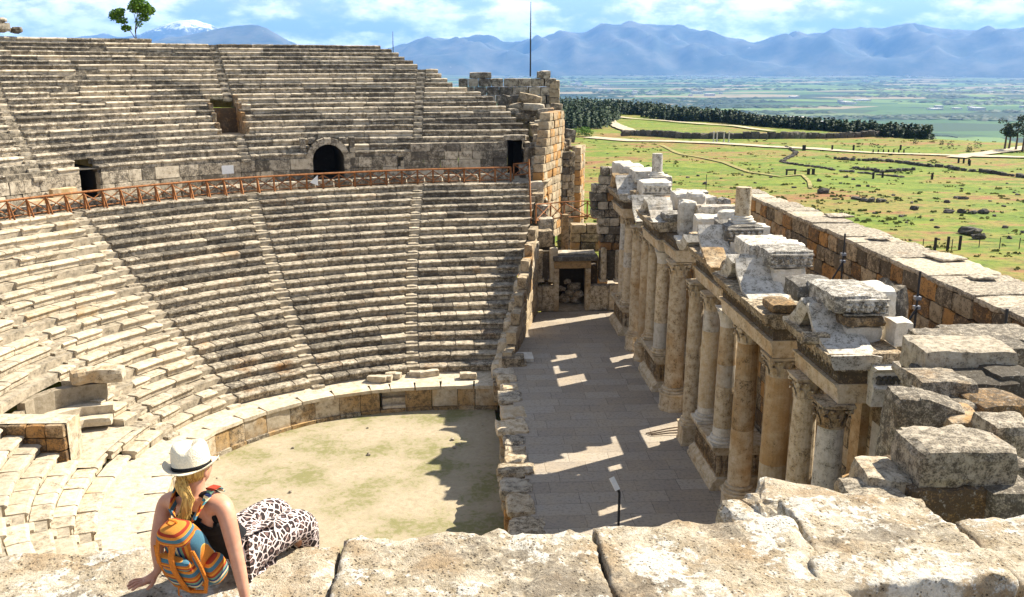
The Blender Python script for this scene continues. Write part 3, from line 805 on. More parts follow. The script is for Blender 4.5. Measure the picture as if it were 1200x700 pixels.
while th < 132:
    d = math.degrees(U(1.2, 2.4) / 14)
    if not abs(th - 9) < 3:
        a, b = PT(RP(th), th, 0), PT(RP(th + d), th + d, 0); dv = b - a; rz = math.atan2(-dv.y, -dv.x); o = (a + b) / 2; out = Vector((o.x - CX, o.y - CY, 0)).normalized()
        c = o + out * .52; block(mb, T(c.x, c.y, -1.1, rz), (dv.length - .02, 1.16, .22), (4, 3, 1), .02, .012, rtone(.95, 1.2, .3, .15))
    th += d
mb.build('coping', MAT['seat_low'], ob)
mb = MB(); n = 60; vs = []
for i in range(n + 1):
    th = -13 + 146 * i / n; vs += [PT(RP(th) + .9, th, -1.02), PT(rl(th, 0) + .5, th, -.86)]
mb.add(vs, [(2 * i, 2 * i + 2, 2 * i + 3, 2 * i + 1) for i in range(n)], (1.05, .1, .1)); 
prop(mb.build('walkway', MAT['seat_low']), kind='structure')
mb = MB()
for i in range(7):
    c = PT(U(14.75, 15.4), 6 + U(-14, 18), -.78); block(mb, T(c.x, c.y, c.z, U(-.2, .3)), (U(.7, 1.3), .5, .4), (3, 2, 2), .05, .03, rtone(.9, 1.1, .4, .3))
    prop(mb.build('loose_block', MAT['seat_low']), 'loose tan block lying on the walk above the orchestra wall', 'stone block', 'loose blocks on the orchestra walk'); mb = MB()
m, nt, bs = newmat('orchestra_earth')
pos = N(nt, 'ShaderNodeNewGeometry').outputs['Position']
a = noise_tex(nt, pos, .35, 6, .65); b = noise_tex(nt, pos, 3.2, 7, .72); c = noise_tex(nt, pos, 16, 4, .7)
col = mix(nt, ramp(nt, b, .3, .7), (.30, .245, .16), (.43, .36, .25))
col = mix(nt, math_(nt, 'MULTIPLY', ramp(nt, math_(nt, 'ADD', math_(nt, 'MULTIPLY', a, .55), math_(nt, 'MULTIPLY', b, .45)), .465, .60), .85), col, (.17, .165, .055))
col = mix(nt, math_(nt, 'MULTIPLY', ramp(nt, c, .5, .8), .35), col, (.25, .2, .12))
nt.links.new(col, bs.inputs['Base Color'])
bp = N(nt, 'ShaderNodeBump'); bp.inputs['Strength'].default_value = .7; bp.inputs['Distance'].default_value = .04; nt.links.new(b, bp.inputs['Height']); nt.links.new(bp.outputs[0], bs.inputs['Normal'])
mb = MB(); vs = [PT(0, 0, -2.5)] + [PT(RP(t) + .3, t, -2.5) for t in range(-14, 135, 2)] + [Vector((2.5, 12, -2.5))]
mb.add(vs, [(0, i, i + 1) for i in range(1, len(vs) - 1)] + [(0, len(vs) - 1, 1)]); prop(mb.build('orchestra_floor', m), kind='structure')

# the walk between the tiers, its backs, its railing
mb = MB(); n = 80; vs = []
for i in range(n + 1):
    th = -14 + 150 * i / n; vs += [PT(rl(th, 21) + .6, th, 8.80), PT(ru(th, 0) + .3, th, 8.86)]
mb.add(vs, [(2 * i, 2 * i + 2, 2 * i + 3, 2 * i + 1) for i in range(n)], (1, .1, .1)); prop(mb.build('diazoma_path', MAT['core']), kind='structure')
sbk = empty('seat_backs', PT(rl(10, 21) + 1.7, 10, 8.84), 'row of stone seat backs behind the rusty railing', 'seat backs'); th = -9.5
while th < 84:
    mb = MB()
    r = rl(th, 21) + 1.45; d = math.degrees(1.42 / r)
    if abs(th - 3) > .0 and U(0, 1) > (.02 if th < 34 else .12):
        a, b = PT(r, th, 0), PT(r, th + d, 0); dv = b - a; rz = math.atan2(-dv.y, -dv.x); c = (a + b) / 2
        block(mb, T(c.x, c.y, 9.12, rz), (1.36, .5, .62), (5, 2, 3), .06, .015, rtone(.9, 1.15, .2, .35)); par(mb.build('seat_back', MAT['seat']), sbk)
    th += d
e = empty('railing', PT(rl(10, 21) + .9, 10, 8.84), 'rusty brown timber railing with crossed braces along the walk between tiers', 'railing')
rp = []; th = -9.2
while th < 78: r = rl(th, 21) + .78; rp.append((th, r)); th += math.degrees(1.22 / r)
ZR = 8.82
for i, (th, r) in enumerate(rp):
    mb = MB(); p = PT(r, th, ZR); q = PT(r + .12, th, ZR + 1.13)
    tube(mb, [p, q], .075, 4, (1, 0, 0)); par(mb.build('post', MAT['rust']), e)
    if th > 24 and i % 1 == 0:
        mb = MB(); tube(mb, [PT(r - .50, th, ZR - .02), PT(r + .0, th, ZR + .95)], .07, 4); par(mb.build('strut', MAT['rust']), e)
for i in range(len(rp) - 1):
    (t0, r0_), (t1, r1_) = rp[i], rp[i + 1]; mb = MB()
    tube(mb, [PT(r0_ + .05, t0, ZR + .25), PT(r1_ + .11, t1, ZR + 1.02)], .038, 4); tube(mb, [PT(r0_ + .14, t0, ZR + 1.02), PT(r1_ + .07, t1, ZR + .25)], .038, 4)
    par(mb.build('cross_brace', MAT['rust']), e)
mb = MB(); tube(mb, [PT(r + .12, t, ZR + 1.14) for t, r in rp], .075, 4); par(mb.build('top_rail', MAT['rust']), e)
mb = MB(); tube(mb, [PT(r + .03, t, ZR + .18) for t, r in rp], .035, 4); par(mb.build('lower_rail', MAT['rust']), e)
# white notice boards on the railing
for th, lab, tilt in ((th_at(268, lambda t: rl(t, 21) + 1.1, 9.9), 'white notice board on a post behind the railing', 0),):
    p = PT(rl(th, 21) + 1.2, th, 8.8); e2 = empty('notice_board', p, lab, 'sign'); mb = MB(); box(mb, -.03, .03, -.03, .03, 0, 1.95); mb.build('post', MAT['grey_metal'], e2)
    mb = MB(); box(mb, -.42, .42, -.06, -.033, 1.5, 2.1, M=Matrix.Rotation(R(th), 4, 'Z')); mb.build('board', MAT['sign'], e2)
th = th_at(371, lambda t: rl(t, 21) + .6, 9.3); p = PT(rl(th, 21) + .55, th, ZR + .3); mb = MB(); M_ = T(p.x, p.y, p.z, R(th))
mb.add([M_ @ Vector(v) for v in ((-.5, -.02, .25), (.1, -.02, 0), (.1, -.02, .8), (-.5, .02, .25), (.1, .02, 0), (.1, .02, .8))], [(0, 1, 2), (5, 4, 3), (0, 3, 4, 1), (1, 4, 5, 2), (2, 5, 3, 0)])
prop(mb.build('warning_sign', MAT['sign']), 'small white triangular board tied to the railing below the arch', 'sign')

# upper tier
ARC = th_at(385, lambda t: ru(t, 0), 10.5); OPN = th_at(268, lambda t: ru(t, 6), 13.9); DOOR = th_at(604, lambda t: ru(t, 1), 10.5); GAPD = th_at(112, lambda t: ru(t, 0), 10.3)
rowend = {21: 446, 20: 459, 19: 467, 18: 474, 17: 484, 16: 492, 15: 513, 14: 517, 13: 524, 12: 530, 11: 547, 10: 563, 9: 577, 8: 581, 7: 592, 6: 598, 5: 604, 4: 612, 3: 618, 2: 618, 1: 620, 0: 620}
UEND = {k: th_at(v, lambda t: ru(t, k), zu(k)) for k, v in rowend.items()}
def us(px0, px1):  # stair line between the wall and the top row
    a = th_at(px0, lambda t: ru(t, 0), zu(0)); b = th_at(px1, lambda t: ru(t, 21), zu(21)); return lambda k: a + (b - a) * k / 21
UST = [(us(483, 492), 'narrow stairway up the upper seats near their broken right end'), (us(282, 244), 'narrow stairway up the upper seats above the square opening'), (us(38, -30), 'worn stairway up the upper seats at the left edge')]
UW = .8
def uR(i): return lambda k: UST[i][0](k) - math.degrees(UW / ru(UST[i][0](k), k))
def upper_wedge(lab, ra, rb, worn=.05):
    e = empty('seating_wedge', PT(ru(ra(0), 0), ra(0), zu(0) - .5), lab, 'stone seating', 'wedges of the upper tier of seats')
    kk0 = 0; cm = MB()
    n = 40
    for k in range(0, 22):
        a, b = ra(k), rb(k); segs = [(a, b)]
        cuts = []
        if k <= 2: cuts.append((ARC - 2.1, ARC + 2.1))
        if k <= 2: cuts.append((DOOR - .95, DOOR + .95))
        if k <= 9 and k >= 4: cuts.append((OPN - 1.35, OPN + 1.35))
        if k <= 1: cuts.append((GAPD - .4, GAPD + 1.8))
        for c0, c1 in cuts:
            segs = [(p, q) for s in segs for p, q in ((s[0], min(s[1], c0)), (max(s[0], c1), s[1])) if q - p > .25]
        for p, q in segs:
            if q - p < .25: continue
            mb = MB(); seat_row(mb, lambda t: ru(t, k), zu(k), p, q, .92, zu(k) - zu(k - 1) + .01, (1.2, 2.4), worn, .01, .25, .5, .03)
            # bed under this row
            q0 = q; q += 1.3 if abs(q - b) < .01 else 0; m_ = max(2, int((q - p) / 1.2)); vs = []
            for i in range(m_ + 1):
                t = p + (q - p) * i / m_; vs += [PT(ru(t, k) + .14, t, zu(k - 1) - .1), PT(ru(t, k) + .14, t, zu(k) - .07), PT(ru(t, k + 1) + .2, t, zu(k) - .07)]
            cm.add(vs, [f for i in range(m_) for f in ((3 * i, 3 * i + 3, 3 * i + 4, 3 * i + 1), (3 * i + 1, 3 * i + 4, 3 * i + 5, 3 * i + 2))], (.85, .1, .5))
            if mb.v: par(mb.build('seat_row', MAT['grey']), e)
    par(cm.build('rubble_bed', MAT['core']), e)
upper_wedge('upper wedge of grey seats at the broken right end, beside the doorway', lambda k: UEND[k], uR(0), .03)
upper_wedge('upper wedge of grey seats above the dark arch', lambda k: UST[0][0](k) if k < 16 else max(UST[0][0](k), UEND[k]), uR(1), .02)
upper_wedge('upper wedge of dark grey seats below the little tree', UST[1][0], uR(2), .035)
upper_wedge('upper wedge of crumbling seats at the left edge', UST[2][0], lambda k: UST[2][0](k) + 24, .15)
for i, (fn, lab) in enumerate(UST): stairway(fn, ru, zu, (3, 10, 0)[i], 15 if i == 0 else 21, UW, lab, 'stairways between the upper wedges', MAT['seat_low'], 2, .40)
stairway(UST[1][0], ru, zu, 0, 3, UW, 'short stairway below the square opening in the upper seats', 'stairways between the upper wedges', MAT['grey'], 2, .40)
# an extra course along the left of the top, with the loose blocks over it
mb = MB(); seat_row(mb, lambda t: ru(t, 22.3), zu(21) + .40, th_at(178, lambda t: ru(t, 22), 20.2), 60, 1.0, .55, (1.2, 2.2), .02, .02, .1, .5)
prop(mb.build('top_course', MAT['grey']), 'crowning course of weathered blocks along the top of the upper seats, under the tree', 'stone course')
for px, z, s in ((2, 20.95, 1.0), (4, 21.5, .6), (20, 20.75, .7), (-16, 21.0, 1.2)):
    th = th_at(px, lambda t: ru(t, 22.5), 20.5); c = PT(ru(th, 22.6), th, z - .12); mb = MB(); block(mb, T(c.x, c.y, c.z, R(th) + U(-.2, .2)), (1.3 * s, .9, .8 * s), (3, 2, 3), .12, .06)
    prop(mb.build('stone_block', MAT['grey']), 'rough block perched on the upper seats at the left edge of the skyline', 'stone block', 'blocks on the skyline')
# outer wall behind the upper tier
mb = MB(); n = 90; vs = []
for i in range(n + 1):
    th = UEND[21] + .4 + 138 * i / n; vs += [PT(ru(th, 22) + .9, th, -3.6), PT(ru(th, 22) + .9, th, zu(21) - .25), PT(ru(th, 21) + .2, th, zu(21) - .22)]
mb.add(vs, [f for i in range(n) for f in ((3 * i, 3 * i + 1, 3 * i + 4, 3 * i + 3), (3 * i + 1, 3 * i + 2, 3 * i + 5, 3 * i + 4))]); prop(mb.build('outer_wall', MAT['wall']), 'outer wall of the theatre behind the upper seats', 'wall')
# wall under the upper tier
mb = MB(); 
def face_wall(mb, ta, tb, z0, z1, rf, hs=.72, Lr=(1.0, 1.9), dep=.6, org=.4, drk=.6):
    nz = max(1, round((z1 - z0) / hs)); h = (z1 - z0) / nz
    for q in range(nz):
        th = ta
        while th < tb - .05:
            r = rf(th); d = min(math.degrees(U(*Lr) / r), tb - th)
            if tb - th - d < .4: d = tb - th
            a, b = PT(r, th, 0), PT(rf(th + d), th + d, 0); dv = b - a; c = (a + b) / 2; out = Vector((c.x - CX, c.y - CY, 0)).normalized(); c += out * (dep / 2 + U(-.02, .02))
            block(mb, T(c.x, c.y, z0 + h * (q + .5), math.atan2(-dv.y, -dv.x)), (dv.length - .01, dep, h - .008), (3, 2, 2), .02, .012, rtone(.8, 1.15, org, drk)); th += d
w0 = lambda t: ru(t, 0)
S0 = UST[0][0](0)
face_wall(mb, DOOR + .95, S0 + .2, 8.86, zu(2) - .42, w0)
face_wall(mb, S0 + .2, S0 + 1.9, 8.86, 10.7, lambda t: ru(t, 0) + .9)
face_wall(mb, S0 + 1.9, ARC - 2.1, 8.86, zu(0) - .46, w0, org=.1)
face_wall(mb, ARC + 2.1, OPN - 1.4, 8.86, zu(0) - .46, w0)
face_wall(mb, OPN - 1.4, GAPD - .4, 8.86, zu(0) - .46, w0)
face_wall(mb, GAPD + 1.8, 85, 8.86, zu(0) - .46, w0, drk=.3)
face_wall(mb, UEND[0], DOOR - .95, 8.86, zu(1) - .46, w0)
prop(mb.build('tier_wall', MAT['grey']), 'tall block wall below the upper seats, behind the railing', 'wall')
mb = MB()
for j in range(5):
    c = PT(ru(S0, 0) + .45, S0 + 1.75 - j * .32, 9.3 + j * .45); block(mb, T(c.x, c.y, (8.86 + c.z) / 2, R(S0)), (.5, .9, c.z - 8.86), (2, 2, 3), .03, .02)
prop(mb.build('stepped_stub', MAT['grey']), 'stub of steps against the wall right of the dark arch', 'steps')
# dark vaulted passage
e = empty('arched_passage', PT(w0(ARC), ARC, 8.86), 'dark vaulted passage with a worn stone arch under the upper seats', 'archway')
a0 = R(ARC); Mx = T(*PT(w0(ARC), ARC, 8.86), a0)
RA, HS = 1.25, 1.55
mb = MB()
for s in (-1, 1):
    for q in range(2): block(mb, Mx @ T(s * (RA + .24), .3, HS * (q + .5) / 2), (.5, .75, HS / 2 - .01), (2, 2, 3), .03, .015)
for i in range(9):
    t = PI * (i + .5) / 9; block(mb, Mx @ T(-math.cos(t) * (RA + .26), .28, HS + math.sin(t) * (RA + .26), 0, 0, 0) @ Matrix.Rotation(t - PI / 2, 4, 'Y'), (.56, .78, .54), (2, 2, 2), .03, .015, rtone(.85, 1.1, .2, .5))
par(mb.build('arch_ring', MAT['grey']), e)
mb = MB(); pr = [(-RA, 0), (-RA, HS)] + [(-math.cos(PI * i / 10) * RA, HS + math.sin(PI * i / 10) * RA) for i in range(1, 10)] + [(RA, HS), (RA, 0)]
vs = [Mx @ Vector((x, y, z)) for y in (.1, 7.) for x, z in pr]; n = len(pr)
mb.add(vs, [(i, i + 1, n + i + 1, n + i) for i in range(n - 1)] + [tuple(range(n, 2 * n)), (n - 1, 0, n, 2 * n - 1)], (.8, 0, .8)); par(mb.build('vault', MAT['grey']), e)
# masonry beside and over the ring
for s in (-1, 1):
    mb = MB()
    for q in range(4): block(mb, Mx @ T(s * (RA + .72), .42, .42 + q * .84), (.46, .8, .83), (2, 2, 2), .03, .02, rtone(.8, 1.1, .15, .6))
    block(mb, Mx @ T(s * 1.25, .55, 3.1), (.6, .8, .5), (2, 2, 2), .06, .03)
    par(mb.build('spandrel', MAT['grey']), e)
# doorway near the right end
e = empty('doorway', PT(w0(DOOR), DOOR, 8.86), 'dark square doorway at the right end of the upper seats', 'doorway')
Md = T(*PT(w0(DOOR), DOOR, 8.86), R(DOOR)); mb = MB()
pr = [(-.62, 0), (-.62, 2.9), (.62, 2.9), (.62, 0)]; vs = [Md @ Vector((x, y, z)) for y in (.05, 5) for x, z in pr]
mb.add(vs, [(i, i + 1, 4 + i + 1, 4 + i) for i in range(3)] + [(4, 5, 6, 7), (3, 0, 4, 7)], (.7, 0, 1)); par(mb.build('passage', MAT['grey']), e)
mb = MB(); block(mb, Md @ T(0, .35, 3.1), (1.9, .8, .45), (4, 2, 2), .03, .02); par(mb.build('lintel', MAT['grey']), e)
# square sunken opening in the upper seats
e = empty('sunken_opening', PT(ru(OPN, 4), OPN, zu(3)), 'square sunken opening with brown side walls in the upper seats', 'opening')
Mo = T(*PT(ru(OPN, 4) + .05, OPN, 0), R(OPN)); hw = .98
for s, nm in ((-1, 'side_wall'), (1, 'side_wall')):
    mb = MB()
    for q in range(4): block(mb, Mo @ T(s * (hw + .16), .55 + q * 1.25, (zu(3) + zu(4.6 + q * 1.6)) / 2 - .02), (.34, 1.24, zu(4.6 + q * 1.6) - zu(3) + .4), (2, 3, 4), .03, .02, (.95, .5, .3))
    par(mb.build(nm, MAT['wall']), e)
mb = MB(); box(mb, -hw, hw, 3.2, 3.6, zu(3) - .4, zu(8) - .3, (.8, .7, .6), M=Mo); par(mb.build('back_wall', MAT['wall']), e)
mb = MB(); box(mb, -hw, hw, 3.59, 5.4, zu(8) - .6, zu(8) - .29, M=Mo); par(mb.build('turf', MAT['grass']), e)
mb = MB(); box(mb, -hw, hw, -.3, 3.3, zu(3) - .6, zu(3) - .1, M=Mo); par(mb.build('sill', MAT['grey']), e)
# dark slot in the left of the tier wall
mb = MB(); Mg = T(*PT(w0(GAPD) , GAPD + .7, 8.86), R(GAPD)); pr = [(-.85, 0), (-.85, 2.0), (.85, 2.0), (.85, 0)]
vs = [Mg @ Vector((x, y, z)) for y in (.0, 4.5) for x, z in pr]
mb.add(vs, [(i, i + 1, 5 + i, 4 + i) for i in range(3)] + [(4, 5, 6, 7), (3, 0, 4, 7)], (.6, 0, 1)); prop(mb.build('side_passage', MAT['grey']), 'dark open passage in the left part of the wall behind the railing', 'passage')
# fallen blocks and steps in front of the left of the tier wall
for px, q in ((62, 0), (72, 1), (80, 2), (90, 3), (40, 4)):
    th = th_at(px, lambda t: ru(t, 0) - .8, 9.5); c = PT(w0(th) - .6, th, 9.1 + (.35 if q in (1, 2) else 0)); mb = MB(); block(mb, T(c.x, c.y, c.z, R(th) + U(-.2, .2)), (1.2, .8, .5 + .4 * (q in (1, 2))), (3, 2, 2), .05, .03, (1.15, .6, 0))
    prop(mb.build('fallen_block', MAT['seat_low']), 'fallen pale block behind the left part of the railing', 'stone block', 'fallen blocks behind the railing')
# little tree on the top of the seats
th = th_at(160, lambda t: ru(t, 23), 20.5); c = PT(ru(th, 23.4), th, 19.9)
e = empty('small_tree', c, 'small green tree with two crowns growing on the top of the seats', 'tree')
k = 78 / FPX * 1.12
mb = MB(); tube(mb, [c, c + Vector((.0, 0, .9)), c + Vector((.18, 0, 1.9)), c + Vector((.45, .1, 2.9))], [.09, .07, .05, .02], 6); par(mb.build('trunk', MAT['bark']), e)
mb = MB()
for a, b in (((-.05, 0, .2), (-1.1, 0, 1.9)), ((-.7, 0, 1.2), (-1.7, .2, 2.4)), ((.1, 0, 1.1), (.9, -.1, 2.2)), ((.15, 0, 1.5), (-.1, .1, 2.8)), ((.3, 0, 2.2), (1.2, 0, 2.9))): tube(mb, [c + Vector(a), c + (Vector(a) + Vector(b)) / 2 + Vector((0, .05, .1)), c + Vector(b)], [.045, .03, .012], 5)
par(mb.build('branch', MAT['bark']), e)
mb = MB()
for p, r, n in (((.5, 0, 3.2), (.75, .7, .45), 420), ((1.15, 0, 2.7), (.6, .6, .45), 330), ((.1, .1, 2.85), (.55, .55, .4), 240), ((.85, -.1, 2.1), (.5, .5, .35), 170), ((.35, 0, 1.6), (.3, .3, .3), 50), ((-1.5, .1, 2.35), (.6, .5, .4), 280), ((-1.85, .2, 2.05), (.4, .4, .25), 120), ((-1.05, 0, 1.8), (.45, .4, .28), 140), ((-.75, 0, 1.15), (.4, .35, .25), 120), ((-1.15, 0, 2.6), (.4, .4, .25), 100)): leafy(mb, c + Vector(p), [q * 1.12 for q in r], int(n * 2.2), .15)
par(mb.build('crown', MAT['leaf']), e)
# thin masts
def mast(p, h, w, lab):
    mb = MB(); tube(mb, [p, p + Vector((0, 0, h * .55)), p + Vector((.02, 0, h))], [w, w * .8, w * .4], 6); prop(mb.build('mast', MAT['pole']), lab, 'mast')
mast(on_y(621.5, 90, 93), 7.0, .085, 'tall thin dark mast standing on the ruined wall at the skyline')
mast(on_y(461, 68, 98), 2.6, .05, 'short thin mast on the end of the top seat row')

# pebbles and small stones strewn on the orchestra floor
GP0 = 'small stones on the orchestra floor'
for i in range(26):
    a, r = U(0, 6.28), 12.6 * math.sqrt(U(.1, 1)); x, y = CX + r * math.cos(a), CY + r * math.sin(a)
    if x > 1.2: continue
    s_ = U(.08, .2); mb = MB(); block(mb, T(x, y, -2.5 + s_ * .3, U(0, 3)), (s_ * 1.3, s_, s_ * .8), (2, 2, 2), s_ * .2, s_ * .15, (1, .2, .3)); prop(mb.build('small_stone', MAT['grey']), 'small stone lying on the earth floor of the orchestra', 'stone', GP0)
# ------------------------------------------------------------------ stage
m, nt, bs = newmat('stage_paving')
pos = N(nt, 'ShaderNodeNewGeometry').outputs['Position']
br = N(nt, 'ShaderNodeTexBrick'); br.inputs['Scale'].default_value = 1; br.offset = .37; br.squash = 1.4; br.squash_frequency = 3
br.inputs['Brick Width'].default_value = 1.9; br.inputs['Row Height'].default_value = 1.05; br.inputs['Mortar Size'].default_value = .014; br.inputs['Mortar Smooth'].default_value = .5
br.inputs['Color1'].default_value = (.285, .24, .19, 1); br.inputs['Color2'].default_value = (.385, .335, .27, 1); br.inputs['Mortar'].default_value = (.10, .08, .06, 1); br.inputs['Bias'].default_value = 0
dn = N(nt, 'ShaderNodeTexNoise'); dn.inputs['Scale'].default_value = 1.3; dn.inputs['Detail'].default_value = 4; nt.links.new(pos, dn.inputs['Vector']); ds_ = N(nt, 'ShaderNodeVectorMath', operation='SCALE'); ds_.inputs['Scale'].default_value = .12; nt.links.new(dn.outputs['Color'], ds_.inputs[0]); da_ = N(nt, 'ShaderNodeVectorMath', operation='ADD'); nt.links.new(pos, da_.inputs[0]); nt.links.new(ds_.outputs[0], da_.inputs[1]); nt.links.new(da_.outputs[0], br.inputs['Vector'])
a = noise_tex(nt, pos, .6, 6, .65); b = noise_tex(nt, pos, 7, 6, .7)
col = mix(nt, ramp(nt, a, .35, .7), br.outputs['Color'], mix(nt, .5, br.outputs['Color'], (.42, .33, .22)))
col = mix(nt, math_(nt, 'MULTIPLY', ramp(nt, b, .46, .7), .6), col, (.13, .105, .08))
nt.links.new(col, bs.inputs['Base Color']); bs.inputs['Roughness'].default_value = .75
bp = N(nt, 'ShaderNodeBump'); bp.inputs['Strength'].default_value = .4; bp.inputs['Distance'].default_value = .02; nt.links.new(math_(nt, 'ADD', br.outputs['Fac'], math_(nt, 'MULTIPLY', b, -.5)), bp.inputs['Height']); bp.invert = True; nt.links.new(bp.outputs[0], bs.inputs['Normal'])
MAT['floor'] = m
mb = MB(); box(mb, 2.75, 14, 8, 66.8, -.4, 0); prop(mb.build('stage_floor', m), kind='structure')
mb = MB()
y = 10.
while y < 56.5:
    L = U(1.2, 2.)
    for q in range(3): block(mb, T(2.55 + U(-.04, .04), y + L / 2, -2.1 + q * .72), (.7, L - .02, .71), (2, 3, 2), .03, .02, rtone(.8, 1.1, .8, .5))
    y += L
prop(mb.build('stage_front', MAT['wall']), 'brown block wall carrying the front edge of the stage', 'wall')
# loose row of slabs along the stage edge: length along Y, reach from X0 to X1, top
y = 31.; i = 0
GE = 'weathered slabs along the stage front'
while y < 55.5:
    L = U(1.0, 2.1); x0 = U(1.45, 2.05) + (.3 if y > 48 else 0); x1 = U(2.9, 3.5); h = U(.35, .6)
    mb = MB(); top = U(.03, .16)
    block(mb, T((x0 + x1) / 2, y + L / 2, top - h / 2, U(-.05, .05), U(-.02, .02)), (x1 - x0, L - .04, h), (6, 5, 2), .10, .05, rtone(.85, 1.15, .25, .5))
    prop(mb.build('edge_slab', MAT['marble' if i % 3 else 'grey']), 'weathered slab in the ragged row along the stage front', 'stone slab', GE)
    mb = MB()
    for q in range(3): block(mb, T(x0 + .75, y + L * .45, top - h - .28 - q * .52), (1.1, L * U(.45, .65), .5), (2, 2, 2), .05, .03, rtone(.9, 1.2, 1.0, .3))
    prop(mb.build('support_pier', MAT['wall']), 'orange-brown pier under a slab of the stage front', 'pier', 'piers under the stage front')
    y += L + U(.02, .35); i += 1
# pale new slab at the far end of the edge
mb = MB(); block(mb, T(3.6, 55.6, .10), (1.7, 1.5, .22), (3, 3, 1), .02, .008, (1.15, 0, 0)); prop(mb.build('new_slab', MAT['white']), 'pale new rectangular slab at the far end of the stage front', 'stone slab')
# lectern post on the stage
p = on_z(724, 640, 0); e = empty('post_lamp', (p.x, p.y, 0), 'thin dark post with a tilted white panel standing on the near part of the stage', 'post')
p2 = on_y(725, 573, p.y); h = p2.z
mb = MB(); tube(mb, [p, p + Vector((0, 0, h - .15))], .05, 6); par(mb.build('pole', MAT['pole']), e)
mb = MB(); tube(mb, [p + Vector((0, 0, h - .17)), p + Vector((-.14, .0, h + .16))], .055, 6); par(mb.build('bracket', MAT['pole']), e)
mb = MB(); box(mb, -.10, .10, -.035, .035, -.26, .26, M=T(p.x - .20, p.y - .02, h + .22, .1, -.6, -.35)); par(mb.build('panel', MAT['sign']), e)
mb = MB(); box(mb, -.2, .2, -.2, .2, .0, .05, M=T(p.x, p.y, .003)); par(mb.build('foot_plate', MAT['pole']), e)
# stick bundle lying in the sun patch
for k in range(3):
    a = on_z(757 + k * 3, 508 + k, .06); b = on_z(806, 499 + k * 4, .12); mb = MB(); tube(mb, [a, (a + b) / 2 + Vector((0, .05, .02)), b], .035, 5)
    prop(mb.build('timber_stick', MAT['bark']), 'thin timber stick lying in the sunlit patch on the stage', 'stick', 'sticks on the stage')

# ------------------------------------------------------------------ scaena: podia, columns, entablature
PX = 10.65
def podium(y0, y1, lab):
    e = empty('podium', (12.2, y0, 0), lab, 'podium', 'podia of the stage front')
    mb = MB(); sweep(mb, [(PX, 0), (PX, .16), (PX + .07, .18), (PX + .07, .34), (PX + .16, .42), (PX + .26, .50), (PX + .28, .56), (13.2, .56), (13.2, 0)], y0, y1, 10, .012, (1.05, .15, .15)); par(mb.build('plinth', MAT['marble']), e)
    mb = MB(); sweep(mb, [(PX + .32, .563), (PX + .32, 1.62), (13.18, 1.62), (13.18, .563)], y0 + .22, y1 - .22, 10, .015, (.95, .5, .35))
    # carved frieze: shallow figures on the faces
    for i in range(int((y1 - y0) / .24)):
        yy = y0 + .38 + i * .24 + U(-.04, .04); 
        if yy > y1 - .35: break
        lathe(mb, [(.0, 0), (.06, .02), (.09, .3), (.07, .5), (.10, .62), (.05, .7), (.06, .8), (.0, .9)], 7, T(PX + .33, yy, .66), (.95, .6, .6), cap=False)
    for i in range(8):
        lathe(mb, [(.0, 0), (.06, .02), (.09, .3), (.07, .5), (.10, .62), (.05, .7), (.06, .8), (.0, .9)], 7, T(PX + .5 + i * .25, y0 + .23, .66), (.95, .6, .6), cap=False)
    par(mb.build('relief_dado', MAT['marble']), e)
    mb = MB(); sweep(mb, [(PX + .26, 1.623), (PX + .2, 1.72), (PX + .06, 1.83), (PX + .04, 2.0), (PX + .1, 2.05), (13.2, 2.05), (13.2, 1.623)], y0 + .05, y1 - .05, 10, .02, (1.0, .2, .25)); par(mb.build('cornice', MAT['marble']), e)
podium(60.2, 64.3, 'carved marble podium at the far end of the stage front')
podium(49.0, 53.1, 'carved marble podium in the middle of the stage front, second from the far end')
podium(36.5, 40.6, 'carved marble podium nearest to the viewer that stands in full view')
podium(24.3, 28.4, 'carved marble podium hidden behind the near parapet')

